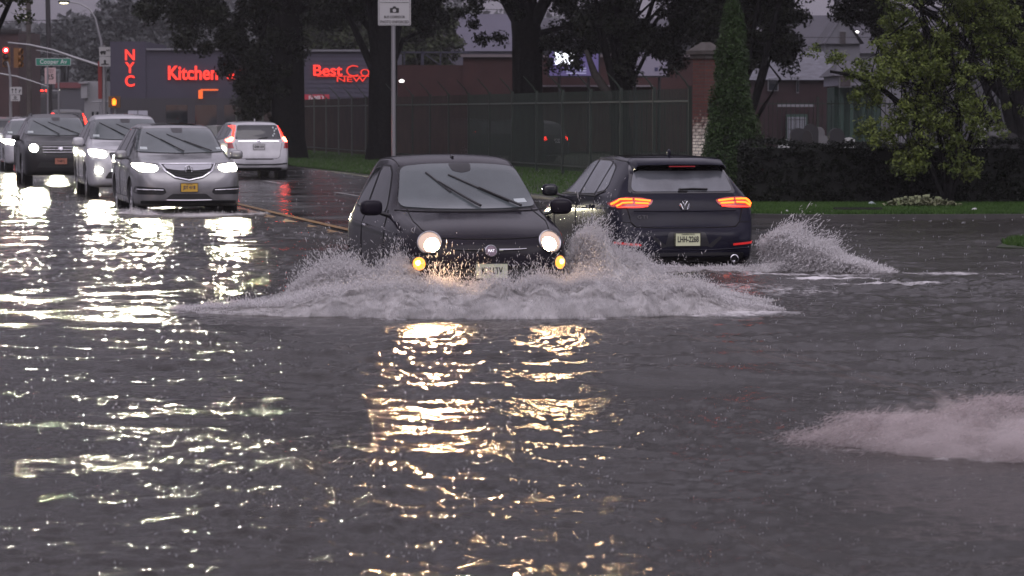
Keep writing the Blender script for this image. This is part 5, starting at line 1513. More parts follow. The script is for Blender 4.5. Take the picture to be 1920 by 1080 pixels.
    bl = [blob(1745, 45, D, b, .75, .45), blob(1830, 35, D, b, .85, .5), blob(1650, 130, D, b, .70, .30), blob(1570, 100, D, b, .42, .10, .3), blob(1545, 95, D, b, .25, .12, .2), blob(1570, 75, D, b, .08, .1), blob(1720, 120, D, b, .70, .50), blob(1800, 120, D, b, .85, .6), blob(1880, 130, D, b, .7, .5), blob(1740, 210, D, b, .75, .5), blob(1820, 215, D, b, .8, .55), blob(1650, 245, D, b, .42, .3),
          blob(1620, 180, D, b, .35, .18), blob(1905, 190, D, b, .5, .5), blob(1745, 290, D, b, .65, .35), blob(1790, 310, D, b, .50, .28), blob(1700, 300, D, b, .35, .2), blob(1780, -30, D, b, 1.5, .45), blob(1960, 80, D, b, .6, .7), blob(1680, 65, D, b, .45, .35), blob(1690, 20, D, b, .4, .2), blob(1850, 80, D, b, .4, .25)]
    cs, rd = clump_cloud(bl, 900, .09, .20, 41, .15)
    V, Fa = leaves(cs, rd, [58] * len(cs), .034, 41, droop=.8, squash=.7)
    np_mesh("crown", V, Fa, LEAF_YEL, root)
    tw = MB()
    r = np.random.default_rng(9)
    for i in r.choice(len(cs), 130, replace=False):
        tgt = Vector(cs[i]); s = stems[r.integers(0, 5)]; s0 = Vector(s[r.integers(1, len(s))])
        tw.tube([s0, s0.lerp(tgt, .5) + Vector((0, 0, .12)), tgt], [.014, .009, .004], 5)
    tw.build("branches", BARK, root, True, 60)
    # hosta bed at its foot
    b = at(1730, 372, 58.6); b = Vector((b.x, 58.6, .07))
    r = np.random.default_rng(6)
    V, Fa = [], []
    k = 0
    for i in range(420):
        x, y = r.uniform(-.68, .68), r.uniform(-.28, .28)
        if (x / .68) ** 2 + (y / .28) ** 2 > 1: continue
        a = r.random() * 6.28; ln = .09 + .07 * r.random(); up = (.06 + .16 * r.random()) * (1.05 - .75 * ((x / .68) ** 2 + (y / .28) ** 2)) + .02
        c, s = math.cos(a), math.sin(a); w = ln * .32
        V += [(x, y, 0), (x + c * ln * .5 - s * w, y + s * ln * .5 + c * w, up), (x + c * ln, y + s * ln, up * .75), (x + c * ln * .5 + s * w, y + s * ln * .5 - c * w, up)]
        Fa.append((k, k + 1, k + 2, k + 3)); k += 4
    o = np_mesh("hosta_plants", V, Fa, leaf_material("hosta_leaves", (.12, .15, .07), (.30, .31, .19)))
    o.location = b; tag(o, "low bed of pale variegated leaves at the foot of the yellow-green tree", "plant", kind="stuff")

def build_hedge():
    r = np.random.default_rng(12)
    root = empty("hedge", (8.0, 61.6, .05), 0, "long clipped dark hedge behind the lawn", "hedge")
    mb = MB()
    x0, x1 = -3.55, 14.0; y0, y1 = -.55, .55; h = 1.13
    mb.box(((x0 + x1) / 2, 0, h / 2 - .1), (x1 - x0 - .1, y1 - y0 - .12, h + .1))
    mb.build("branch_core", pm("hedge_core", (.008, .010, .008), .9), root)
    cs = []
    for i in range(5200):
        f = r.random()
        x = r.uniform(x0, x1)
        if f < .55: cs.append((x, y0 + r.normal(0, .02), r.uniform(.0, h)))
        elif f < .85: cs.append((x, r.uniform(y0, y1), h + .035 * math.sin(1.3 * x) + .03 * math.sin(4.1 * x + 1) + abs(r.normal(0, .035))))
        else: cs.append((x0 + r.normal(0, .02), r.uniform(y0, y1), r.uniform(0, h)))
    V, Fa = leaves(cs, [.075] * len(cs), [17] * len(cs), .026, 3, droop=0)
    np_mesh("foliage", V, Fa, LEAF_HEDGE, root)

def build_lawns():
    # lawn: verge along the road plus the yard behind it
    mg = pm("lawn_soil", (.022, .034, .012), .9, noise=.4, nscale=3)
    def poly_sheet(name, pts, z, mat, kind="structure", thick=.6):
        mb = MB(); n = len(pts)
        top = [(p[0], p[1], z) for p in pts]; bot = [(p[0], p[1], z - thick) for p in pts]
        mb.add(top + bot, [tuple(range(n)), tuple(range(2 * n - 1, n - 1, -1))] + [(i, n + i, n + (i + 1) % n, (i + 1) % n) for i in range(n)])
        o = mb.build(name, mat); tag(o, kind=kind); return o
    L = []
    far = [road(300, 6.85), road(300, 75)]
    front = [(60, 54.8), (12, 54.7), (8.6, 54.5), (4.9, 54.2), (4.25, 54.6), (3.75, 55.6)]
    side = [(road(a, 6.85).x, road(a, 6.85).y) for a in (11, 20, 40, 80, 150)]
    pts = [(60, 300)] + front + side + [(far[0].x, far[0].y)] + [(-60, 340)]
    poly_sheet("lawn", pts, .07, mg)
    # kerb: a raised stone strip round the lawn edge
    kb = MB(); path = front + side + [(far[0].x, far[0].y)]
    P = [Vector((p[0], p[1], 0)) for p in path]
    vs, fs = [], []
    for i, p in enumerate(P):
        d = (P[min(i + 1, len(P) - 1)] - P[max(i - 1, 0)]).normalized(); nn = Vector((-d.y, d.x, 0))
        nn = nn if i else nn
        for w, z in ((0.0, -.4), (0.0, .085), (-.14, .085), (-.15, -.4)):
            q = p - nn * w * -1 if False else p + nn * w * -1
            vs.append((q.x, q.y, z))
    for i in range(len(P) - 1):
        for k in range(4): fs.append((i * 4 + k, i * 4 + (k + 1) % 4, (i + 1) * 4 + (k + 1) % 4, (i + 1) * 4 + k))
    fs += [(0, 1, 2, 3), tuple((len(P) - 1) * 4 + k for k in range(4))]
    kb.add(vs, fs); o = kb.build("kerb", pm("kerb_stone", (.045, .043, .04), .5, noise=.3, nscale=3)); tag(o, kind="structure")
    # small grass corner at the right edge, half drowned
    pts2 = [(6.45, 42.6), (7.2, 41.9), (8.6, 41.5), (30, 41), (30, 46), (8, 45.6), (6.9, 44.6)]
    poly_sheet("verge", pts2, .02, mg)
    r = np.random.default_rng(4)
    def blades(name, n, fx, z, h, label, mat):
        P = []
        while len(P) < n:
            q = fx(r)
            if q is not None: P.append(q)
        P = np.array(P)
        a = r.random(n) * 6.28; hh = h * (.5 + .9 * r.random(n)); w = .006 + .006 * r.random(n)
        lean = r.normal(0, .35, (n, 2)) * hh[:, None]
        B0 = np.stack([P[:, 0] - np.cos(a) * w, P[:, 1] - np.sin(a) * w, np.full(n, z)], -1)
        B1 = np.stack([P[:, 0] + np.cos(a) * w, P[:, 1] + np.sin(a) * w, np.full(n, z)], -1)
        T = np.stack([P[:, 0] + lean[:, 0], P[:, 1] + lean[:, 1], z + hh], -1)
        V = np.stack([B0, B1, T], 1).reshape(-1, 3)
        o = np_mesh(name, V, np.arange(n * 3).reshape(n, 3), mat); tag(o, label, "grass", kind="stuff")
    G = leaf_material("grass_blades", (.026, .062, .012), (.056, .115, .022))
    def f1(r):
        x, y = r.uniform(3.6, 11.5), r.uniform(54.6, 61.1)
        a, b = road_ab(x, y)
        return (x, y) if b > 7.1 else None
    blades("grass", 90000, f1, .07, .05, "wet green lawn between the kerb and the dark hedge", G)
    def f2(r):
        a, b = r.uniform(14, 110), r.uniform(7.1, 15.0)
        p = road(a, b); return (p.x, p.y)
    blades("grass", 60000, f2, .07, .07, "strip of grass along the foot of the railing", G)
    def f3(r):
        x, y = r.uniform(6.7, 10), r.uniform(42.0, 45.4)
        return (x, y) if x > 6.6 + abs(y - 43.4) * .25 else None
    blades("grass", 12000, f3, .02, .06, "drowned tuft of grass at the right edge of the flood", G)
    # fallen debris on the lawn
    lm = {"w": pm("litter_white", (.6, .6, .6), .5), "r": pm("litter_red", (.5, .06, .03), .5), "g": pm("litter_grey", (.3, .36, .36), .5)}
    for px, py, k, lb, s in ((1477, 369, "w", "crumpled white paper cup on the lawn nearest the hatchback", .09), (1506, 373, "w", "flat white wrapper on the lawn", .08), (1570, 373, "r", "torn red wrapper on the lawn", .10),
                             (1636, 383, "g", "pale grey plastic bottle lying by the drain slot", .08), (1475, 396, "w", "small white scrap at the lawn's edge", .04), (1826, 393, "w", "small white scrap near the kerb, farthest right on the lawn", .05)):
        D = HC - .10; v = (py - HORIZON) / F_PX; D = (HC - .10) / v
        p = at(px, py, D)
        mb = MB(); q = np.random.default_rng(px)
        n = 9
        vs = [(s * math.cos(6.28 * i / n) * (.6 + .6 * q.random()), s * .7 * math.sin(6.28 * i / n) * (.6 + .6 * q.random()), .01 + s * .5 * q.random()) for i in range(n)]
        vs += [(a * .3, b * .3, c + s * .35) for a, b, c in vs] + [(a * .8, b * .8, 0) for a, b, c in vs]
        fs = [(i, (i + 1) % n, n + (i + 1) % n, n + i) for i in range(n)] + [tuple(range(n, 2 * n))] + [(2 * n + i, 2 * n + (i + 1) % n, (i + 1) % n, i) for i in range(n)] + [tuple(range(3 * n - 1, 2 * n - 1, -1))]
        mb.add(vs, fs); o = mb.build("litter", lm[k]); o.location = (p.x, D, .085); tag(o, lb, "litter", "litter on the lawn")
    # storm drain slot in the kerb
    p = at(1607, 392, 56.2)
    o = MB().box((0, 0, .0), (.80, .12, .07)).box((0, .08, .035), (.86, .05, .03)).build("storm_drain", pm("drain_dark", (.006, .006, .006), .8)); o.location = (p.x, 56.0, .10); tag(o, "dark slotted drain inlet in the lawn by the kerb", "drain")

# ------------------------------------------------------------------ railing, pillar, signpost
def pillar_brick():
    """red brick with the light on its lowest courses painted into the colour"""
    m = brick("pillar_brick", (.105, .030, .020), (.07, .020, .015), (.05, .045, .04))
    n, l = m.node_tree.nodes, m.node_tree.links
    b = n["Principled BSDF"]; k = [x for x in n if x.bl_idname == "ShaderNodeTexBrick"][0]
    sp = [x for x in n if x.bl_idname == "ShaderNodeSeparateXYZ"][0]
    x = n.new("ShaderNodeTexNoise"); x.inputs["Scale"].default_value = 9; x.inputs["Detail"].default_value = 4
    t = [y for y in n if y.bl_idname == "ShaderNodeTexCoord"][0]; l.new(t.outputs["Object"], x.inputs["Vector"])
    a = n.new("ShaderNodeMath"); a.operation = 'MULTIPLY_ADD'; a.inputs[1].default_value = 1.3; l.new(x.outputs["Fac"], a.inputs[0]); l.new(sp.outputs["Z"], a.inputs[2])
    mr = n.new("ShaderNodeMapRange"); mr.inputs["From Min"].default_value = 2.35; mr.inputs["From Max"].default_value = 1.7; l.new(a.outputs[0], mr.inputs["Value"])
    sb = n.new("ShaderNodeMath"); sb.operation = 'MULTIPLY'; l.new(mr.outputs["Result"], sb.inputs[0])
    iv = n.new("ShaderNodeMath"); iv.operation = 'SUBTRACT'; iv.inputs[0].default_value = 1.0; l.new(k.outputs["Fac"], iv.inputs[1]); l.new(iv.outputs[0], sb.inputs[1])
    mx = n.new("ShaderNodeMix"); mx.data_type = 'RGBA'; l.new(sb.outputs[0], mx.inputs["Factor"]); l.new(k.outputs["Color"], mx.inputs["A"]); mx.inputs["B"].default_value = (.80, .74, .62, 1)  # pale fade stands in for light falling on the lower shaft
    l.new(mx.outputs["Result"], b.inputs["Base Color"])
    return m
def build_railing():
    m = pm("green_black_iron", (.013, .024, .016), .6, .0, noise=.3, nscale=2)
    mr = pm("rail_iron", (.06, .075, .06), .6, .0)
    mb_ = pm("rusty_iron", (.028, .018, .014), .7, noise=.4, nscale=1.5)
    # fence line from the pillar back along the road
    P0 = Vector((at(1293, 300, 77.0).x, 77.0, .07)); 
    step = 3.45
    n = 36
    ang = TH + math.pi / 2   # local x axis runs away from camera along the road
    g = "bays of the iron railing"
    # one thing: the railing; its posts and rails are parts
    root = empty("railing", P0, ang, "long green-black iron railing with outward-leaning spikes along the grass", "fence")
    def panel(i, dens):
        mb = MB(); L = step; k = int(L / dens)
        for j in range(1, k):
            x = i * step + L * j / k
            mb.tube([(x, 0, .12), (x, 0, 2.32)], .015, 4, cap=False)
        return mb
    p1 = None
    for i in range(n):
        x = i * step
        po = MB().box((x, 0, 1.16), (.075, .075, 2.45)).tube([(x, 0, 2.30), (x, .12, 2.50), (x, .40, 2.80)], [.026, .022, .014], 6).build("post", m if i < 13 else mr, root)
        dens = .16 if i < 12 else (.2 if i < 22 else .4)
        po2 = panel(i, dens).build("bars", m if i < 8 else mb_, root)
    L = n * step
    for z in (.25, 2.02):
        MB().box((L / 2, .0, z), (L, .045, .045)).build("rail", mr if z > 1 else m, root)
    # second stretch beyond the hedge, square to the view
    root = empty("railing", (3.6, 92, .07), R(2), "low-set iron railing seen beyond the dark hedge", "fence")
    mb = MB()
    for j in range(0, 150): mb.tube([(j * .13, 0, 0), (j * .13, 0, 2.1)], .009, 4, cap=False)
    mb.build("bars", m, root)
    for i in range(8): MB().box((i * 2.6, 0, 1.1), (.07, .07, 2.2)).build("post", m, root)
    for z in (.2, 2.0): MB().box((9.8, .0, z), (19.6, .04, .04)).build("rail", m, root)
    # brick pillar
    c = at(1323, 300, 76.2)
    root = empty("brick_pillar", (c.x, 76.2, .0), R(38), "red brick gate pillar with a stepped stone cap at the end of the railing", "pillar")
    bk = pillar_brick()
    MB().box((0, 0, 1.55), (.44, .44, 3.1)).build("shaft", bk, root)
    lower = MB().box((0, 0, .02), (.52, .52, .5)).build("base", pm("stone_dark", (.09, .08, .07), .7), root)
    st = pm("cap_stone", (.055, .047, .042), .7, noise=.3, nscale=5)
    MB().box((0, 0, 3.14), (.54, .54, .10)).build("collar", st, root)
    cap = MB().box((0, 0, 3.235), (.66, .66, .09)).build("cap", st, root)
    MB().box((0, 0, 3.38), (.62, .62, .20), taper=.25).build("cap_top", st, root)
    # wire on rail: diagonal support of white banner at far left end is left to the shops
    # signpost with camera sign
    D = 84
    c = at(738, 200, D); ms = pm("galvanised", (.28, .28, .29), .4, .6)
    root = empty("camera_sign", (c.x, D, .07), 0, "grey signpost carrying a photo-enforcement sign with a camera symbol", "sign")
    MB().tube([(0, 0, -.2), (0, 0, 5.6)], .058, 14).build("post", ms, root, True)
    z0 = at(738, 48, D).z; w = .86; h = 1.25
    face = pm("sign_white", (.42, .42, .42), .4)
    zb = z0 - .07
    pl = MB().prism(rounded([(-w / 2, 0), (w / 2, 0), (w / 2, h), (-w / 2, h)], .04), (.03, -.075, zb), (1, 0, 0), (0, 0, 1), .008).build("sign_panel", face, root)
    ink = pm("sign_ink", (.015, .015, .015), .5)
    def tx(s, size, z, st=1.0): text_mesh("sign_text", s, size, (.03, -.078, zb + z), (1, 0, 0), (0, 0, 1), ink, pl, .003, .002, stretch=st)
    tx("PHOTO ENFORCED", .105, .09, .80); tx("BUS CORRIDOR", .095, .22, .80)
    tx("OPPOSITE SIDE", .115, .70, .85)
    q = MB()
    q.prism(rounded([(-.12, .33), (.12, .33), (.12, .46), (-.12, .46)], .02), (.03, -.0785, zb), (1, 0, 0), (0, 0, 1), .003)
    q.prism([(-.05, .455), (.05, .455), (.035, .50), (-.035, .50)], (.03, -.0785, zb), (1, 0, 0), (0, 0, 1), .003)
    q.box((.03, -.0795, zb + .60), (.74, .003, .012))
    for s in (((-.40, .02), (.40, .02)), ((.40, .02), (.40, 1.23)), ((-.40, 1.23), (-.40, .02))):
        q.tube([(.03 + s[0][0], -.079, zb + s[0][1]), (.03 + s[1][0], -.079, zb + s[1][1])], .004, 4)
    q.build("sign_symbol", ink, pl)
    MB().lathe([(.046, -.002), (.046, .002)], 'y', (.03, -.0835, zb + .39), 24).build("symbol_lens", face, pl)

# ------------------------------------------------------------------ buildings
def wbox(px0, px1, pyt, D, zb=.0, depth=10):
    a, b = at(px0, 200, D), at(px1, 200, D); t = at(px0, pyt, D).z
    return a.x, b.x, t
def build_buildings():
    red = emis("red_sign_letters", (1.0, .045, .03), 1.6)
    red2 = emis("red_neon_outline", (1.0, .05, .03), 1.1)
    wall = pm("slate_panel", (.042, .038, .062), .6, noise=.12, nscale=.6)
    dark = pm("dark_panel", (.035, .033, .04), .5)
    # kitchen shop
    D = 165
    x0, x1, zt = wbox(209, 520, 91, D)
    root = empty("kitchen_shop", ((x0 + x1) / 2, D, .2), 0, "slate-coloured shop with vertical NYC letters and a lit red Kitchen sign", "building")
    w = x1 - x0; h = zt - .2
    MB().box((0, 5, h / 2), (w, 10, h)).build("wall", wall, root)
    tw = (at(276, 0, D).x - at(209, 0, D).x); ht = at(0, 78, D).z - .2
    MB().box((-w / 2 + tw / 2 - .05, 4.95, ht / 2), (tw, 10.05, ht)).build("sign_tower", wall, root)
    MB().box((tw / 2, -.08, h - .04), (w - tw, .25, .10)).build("roof_coping", pm("coping_grey", (.16, .16, .18), .5), root)
    zc = at(0, 184, D).z - .2
    MB().box((0, -.10, zc / 2), (w - .1, .16, zc)).build("shopfront", dark, root)
    wx = at(258, 0, D).x - (x0 + x1) / 2
    wn_ = MB().box((wx, -.20, zc * .55), (1.0, .04, .85)).build("window", pm("shop_window_lit", (.25, .24, .28), .3, emit=(.6, .6, .75), es=.16), root)
    MB().box((wx, -.225, zc * .55), (.04, .02, .85)).build("window_bar", dark, wn_)
    for k in range(4):
        MB().box((wx + 2.0 + 1.5 * k, -.19, zc * .5), (1.1, .03, zc * .7)).build("window", M_GLASSD, root)
    for ch, py in (("N", 104), ("Y", 128), ("C", 153)):
        p = at(244, py, D)
        text_mesh("sign_letter", ch, .78, (p.x - (x0 + x1) / 2, -.10, p.z - .2), (1, 0, 0), (0, 0, 1), red, root, .08, .012, stretch=.95)
    p = at(314, 138, D)
    text_mesh("sign_lettering", "Kitchen", .98, (p.x - (x0 + x1) / 2, -.12, p.z - .2), (1, 0, 0), (0, 0, 1), red, root, .08, .022, align='LEFT', stretch=.86)
    p = at(425, 140, D)
    text_mesh("sign_lettering", "& B", .75, (p.x - (x0 + x1) / 2, -.12, p.z - .2), (1, 0, 0), (0, 0, 1), red, root, .08, .012, align='LEFT', stretch=.9)
    p = at(377, 177, D)
    MB().box((p.x - (x0 + x1) / 2, -.25, p.z - .2), (.22, .1, .45)).box((p.x - (x0 + x1) / 2 + .45, -.25, p.z + .03), (.9, .08, .08)).build("orange_window_sign", emis("orange_sign", (1, .16, .03), .9), root)
    # pale sloped canopy beside the shop
    a = at(372, 195, D - 6); b = at(345, 222, D - 6)
    mb = MB()
    o = Vector((a.x, D - 6, .2))
    mb.prism([(0, 0), (-1.1, 0), (-.25, .72), (.25, .95), (.9, 1.0), (1.2, .98), (1.2, 0)], (0, 0, 0), (1, 0, 0), (0, 0, 1), -3.0)
    q = mb.build("canopy", pm("pale_tarp", (.28, .29, .28), .6, noise=.2, nscale=3)); q.location = o
    tag(q, "pale grey covered heap with a sloping side behind the far end of the railing", "tarpaulin")
    # cosmetics shop
    D = 158
    x0, x1, zt = wbox(560, 742, 96, D)
    root = empty("cosmetics_shop", ((x0 + x1) / 2, D, .2), 0, "blue-grey shop with the lit red BestCo sign behind the trees", "building")
    w = x1 - x0; h = zt - .2
    MB().box((0, 4.5, h / 2), (w, 9, h)).build("wall", pm("blue_grey_siding", (.060, .056, .085), .6, noise=.1, nscale=.7), root)
    for k in range(22): MB
    sd = MB()
    for k in range(int(h / .22)): sd.box((0, -.012, .2 + k * .22), (w - .02, .02, .02))
    sd.build("siding_grooves", pm("siding_line", (.045, .042, .062), .6), root)
    MB().box((0, -.05, h + .03), (w + .1, .3, .10)).build("roof_coping", pm("coping_grey", (.16, .16, .18), .5), root)
    p = at(586, 133, D)
    t = text_mesh("sign_lettering", "Best", .74, (p.x - (x0 + x1) / 2, -.10, p.z - .2), (1, 0, 0), (0, 0, 1), red, root, .08, .012, align='LEFT', stretch=1.12)
    p = at(647, 134, D)
    text_mesh("sign_lettering", "Co", .80, (p.x - (x0 + x1) / 2, -.10, p.z - .2), (1, 0, 0), (0, 0, 1), red2, root, .06, -.012, align='LEFT', stretch=1.25)
    p = at(630, 149.5, D)
    text_mesh("sign_lettering", "NEW YORK", .34, (p.x - (x0 + x1) / 2, -.10, p.z - .2), (1, 0, 0), (0, 0, 1), red2, root, .05, .0, align='LEFT', stretch=1.9)
    p = at(650, 143, D)
    MB().box((p.x - (x0 + x1) / 2, -.1, p.z - .2), (2.9, .05, .035)).build("sign_underline", red2, root)
    p = at(594, 184, D)
    bn = MB().box((p.x - (x0 + x1) / 2, -.14, p.z - .2), (1.25, .05, .36)).build("banner", pm("banner_red", (.35, .03, .05), .5, emit=(1, .1, .15), es=.05), root)
    text_mesh("banner_text", "FAMILY", .30, (p.x - (x0 + x1) / 2, -.17, p.z - .2), (1, 0, 0), (0, 0, 1), pm("banner_pale", (.6, .55, .58), .5), bn, .01, .01, stretch=.8)
    # long low brick building
    D = 138
    bk = pm("far_brick", (.048, .019, .018), .85, noise=.18, nscale=1.2)
    x0, x1, zt = wbox(745, 1330, 122, D)
    xr = at(868, 0, D).x
    root = empty("brick_building", ((x0 + x1) / 2, D, .15), 0, "long low dark red brick building behind the railing and trunks", "building")
    cx = (x0 + x1) / 2; w = x1 - x0; h = zt - .15
    MB().box((0, 6, h / 2), (w, 12, h)).build("wall", bk, root)
    xm = at(868, 0, D).x - cx; h2 = at(0, 106, D).z - .15
    MB().box(((xm + w / 2) / 2, 5.9, h2 / 2), (w / 2 - xm, 12.05, h2)).build("upper_wall", bk, root)
    MB().box(((xm + w / 2) / 2, -.13, h2 + .03), (w / 2 - xm + .2, .35, .12)).build("roof_coping", pm("coping_pink", (.18, .15, .16), .5), root)
    tr = MB(); zr = at(0, 98, D).z - .15
    xa, xb = x0 - cx, at(880, 0, D).x - cx
    tr.box(((xa + xb) / 2, 0, zr), (xb - xa, .06, .07))
    k = 0; x = xa + .3
    while x < xb - .9:
        tr.box((x, 0, (h + zr) / 2), (.12 if k % 2 else .06, .06, zr - h))
        if k % 2: tr.tube([(x, 0, zr), (x + .75, 0, h)], .025, 4)
        x += .78; k += 1
    tr.build("roof_truss", pm("truss_blue", (.045, .045, .07), .5), root)
    MB().box((at(940, 0, D).x - cx, -.06, 1.2), (at(1000, 0, D).x - at(898, 0, D).x, .12, at(0, 158, D).z - .15)).build("loading_door", pm("door_grey_green", (.07, .075, .07), .6, noise=.1, nscale=1), root)
    lr = at(0, 168, D).z
    MB().box((at(1110, 0, D).x - cx, -.5, lr), (at(1245, 0, D).x - at(1020, 0, D).x, .9, .07)).build("awning_edge", pm("awning_pale", (.22, .2, .22), .5), root)
    MB().box((at(1125, 0, D).x - cx, -.03, lr - .6), (4.6, .06, 1.0)).build("window_band", M_GLASSD, root)
    # lit white billboard, and purple board
    D = 134
    def board(name, x0p, x1p, y0p, y1p, mat, label, legs=True):
        a, b = at(x0p, y1p, D), at(x1p, y0p, D)
        z = a.z
        root = empty(name, ((a.x + b.x) / 2, D, .15), 0, label, "billboard")
        w, h = b.x - a.x, b.z - a.z
        MB().box((0, 0, z + h / 2 - .15), (w, .12, h)).build("panel", mat, root)
        MB().box((0, .02, z + h - .15 + .04), (w + .12, .14, .07)).box((0, .02, z - .15 - .04), (w + .12, .14, .07)).box((w / 2 + .04, .02, z + h / 2 - .15), (.07, .14, h)).box((-w / 2 - .04, .02, z + h / 2 - .15), (.07, .14, h)).build("frame", M_BLACK, root)
        for s in (-.3, .3): MB().tube([(s * w, .15, -.1), (s * w, .15, z + h * .6)], .06, 8).build("leg", M_BLACK, root)
        return root, w, h, z
    r_, w, h, z = board("billboard", 1175, 1252, 94, 142, pm("board_white", (.30, .28, .36), .5), "plain pale lavender billboard right of the forked tree")
    MB().box((w * .22, -.065, z + h * .25 - .15), (.14, .02, .16)).build("board_mark", pm("mark_blue", (.05, .05, .12), .5), r_)
    D = 136
    r_, w, h, z = board("billboard", 1030, 1122, 96, 142, pm("board_purple", (.13, .10, .24), .5, emit=(.35, .3, .8), es=.10), "purple sign board with a glaring white lit top, left of the forked tree")
    MB().box((-w * .18, -.09, z + h * .72 - .15), (w * .42, .05, h * .52)).build("lit_panel", emis("lit_white_panel", (.9, .92, 1.0), 3.0), r_)
    for k in range(3): MB().box((w * .05, -.075, z + h * (.30 - .1 * k) - .15), (w * .4, .02, .035)).build("board_line", emis("lit_lilac_line", (.7, .7, 1.0), .5), r_)
    # houses
    def house(px0, px1, py_eave, py_ridge, D, label, wallm, roofm, zb=.2, depth=8, gable_side=False, win=()):
        a, b = at(px0, py_eave, D), at(px1, py_eave, D); zr = at(px0, py_ridge, D).z
        root = empty("house", ((a.x + b.x) / 2, D, zb), 0, label, "house", "houses beyond the railing")
        w = b.x - a.x; he = a.z - zb; hr = zr - zb
        MB().box((0, depth / 2, he / 2), (w, depth, he)).build("wall", wallm, root)
        mb = MB()
        if gable_side:   # ridge runs along the view, gable faces the camera
            mb.add([(-w / 2 - .2, -.3, he), (w / 2 + .2, -.3, he), (0, -.3, hr), (-w / 2 - .2, depth, he), (w / 2 + .2, depth, he), (0, depth, hr)], [(0, 2, 5, 3), (2, 1, 4, 5), (0, 3, 4, 1)])
            rf = mb.add([(-w / 2, .0, he - .01), (w / 2, .0, he - .01), (0, .0, hr - .08)], []).build("roof", roofm, root)
            MB().add([(-w / 2, -.12, he), (w / 2, -.12, he), (0, -.12, hr - .1), (-w / 2, .1, he), (w / 2, .1, he), (0, .1, hr - .1)], [(0, 1, 2), (5, 4, 3), (0, 3, 4, 1), (1, 4, 5, 2), (2, 5, 3, 0)]).build("gable", wallm, root)
        else:
            mb.add([(-w / 2 - .2, -.3, he), (w / 2 + .2, -.3, he), (w / 2 - .3, depth / 2, hr), (-w / 2 + .3, depth / 2, hr), (-w / 2 - .2, depth + .3, he), (w / 2 + .2, depth + .3, he)], [(0, 1, 2, 3), (3, 2, 5, 4), (0, 3, 4), (1, 5, 2), (0, 4, 5, 1)])
            rf = mb.build("roof", roofm, root)
        for (u, v, ww, hh) in win:
            f = MB().box((u * w, -.15, v * he), (ww, .08, hh)).build("window", pm("window_frame_white", (.16, .16, .175), .5), root)
            MB().box((u * w, -.20, v * he), (ww * .82, .03, hh * .85)).build("pane", M_GLASSD, f)
        return root
    rg = pm("grey_shingle", (.055, .053, .066), .7, noise=.15, nscale=2)
    wl_ = pm("pale_siding", (.13, .13, .15), .6)
    house(1470, 1700, 100, 24, 175, "grey-roofed house with a long low ridge at the upper right", pm("mid_siding", (.16, .16, .18), .6), rg, depth=9, win=((-.2, .8, 1.0, 1.0),))
    house(1547, 1612, 82, 26, 170, "pale gabled dormer house front with a slit window in its gable", wl_, rg, gable_side=True, depth=5, win=((0, 1.06, .38, .75),))
    house(1380, 1572, 150, 92, 150, "dark red brick house with a pale slate roof edge", pm("dark_red_brick", (.024, .010, .012), .85, noise=.2, nscale=1.5), pm("slate_roof_pale", (.09, .09, .11), .6, noise=.4, nscale=3), depth=9, win=((-.14, .93, .5, .6), (.1, .93, .12, .8)))
    house(1572, 1660, 142, 112, 128, "white-sided upper storey with dark green posts under it", pm("white_siding", (.30, .29, .36), .5, noise=.06, nscale=2), rg, depth=6, zb=2.9, win=((-.36, .5, .5, .55),))
    MBp = MB()
    for px in (1580, 1600, 1622, 1645): 
        q = at(px, 200, 128); MBp.box((q.x, 128.6, 1.7), (.16, .16, 3.2))
    q = at(1616, 200, 128); MBp.box((q.x, 131, 1.4), (1.9, 3, 2.9))
    o = MBp.build("porch", pm("porch_green", (.018, .05, .036), .6)); tag(o, "dark green porch carrying the white-sided storey", "porch")
    house(1660, 1960, 60, 8, 190, "far dull house glimpsed at the upper right through the leaves", pm("dull_siding", (.06, .06, .072), .6), rg, depth=9, win=((.2, .7, 1, 1.2), (.42, .7, 1, 1.2)))
    house(1000, 1300, 80, 30, 200, "long dull house roof behind the canopy above the brick building", pm("dull_siding", (.06, .06, .072), .6), rg, depth=9)
    house(825, 1010, 96, 22, 215, "pale violet-grey roof rising behind the brick building", pm("violet_siding", (.085, .08, .11), .6), pm("violet_roof", (.085, .08, .112), .7, noise=.08, nscale=.5), depth=10)
    # window with white bars in the brick house ground floor
    p = at(1495, 220, 149)
    root = empty("barred_window", (p.x, 149.4, .2), 0, "tall window with white bars and a pale lintel beyond the hedge", "window")
    MB().box((0, 0, .75), (1.0, .12, 1.6)).build("frame", pm("porch_green", (.018, .05, .036), .6), root)
    MB().box((0, -.08, .72), (.86, .04, 1.4)).build("pane", pm("pale_pane", (.22, .23, .26), .3), root)
    mb = MB()
    for k in range(7): mb.box((-.38 + k * .127, -.12, .72), (.022, .02, 1.4))
    for k in range(3): mb.box((0, -.12, .4 + k * .45), (.82, .02, .02))
    mb.build("bars", pm("bar_dark", (.03, .03, .035), .5), root)
    MB().box((-.05, -.08, 1.95), (1.7, .1, .12)).build("lintel", pm("lintel_grey", (.2, .2, .22), .5), root)
    # far left white building with red roof sign
    D = 205
    a, b = at(158, 200, D), at(196, 200, D); zt = at(0, 152, D).z
    root = empty("white_building", ((a.x + b.x) / 2, D, .25), 0, "small white building with a hooded bay beside the slate shop", "building")
    w = b.x - a.x; h = zt - .25
    MB().box((0, 4, h / 2), (w, 8, h)).build("wall", pm("white_render", (.22, .22, .23), .6, noise=.15, nscale=1), root)
    MB().box((-w * .45, -.3, h * .82), (w * .3, .6, h * .25)).box((-w * .47, -.4, h * .97), (w * .45, .9, .12)).build("bay", pm("bay_grey", (.25, .25, .26), .6), root)
    for k in range(4): MB().box((-.1 + k * .3, -.03, h * .28), (.12, .06, h * .35)).build("window", M_GLASSD, root)
    D = 235
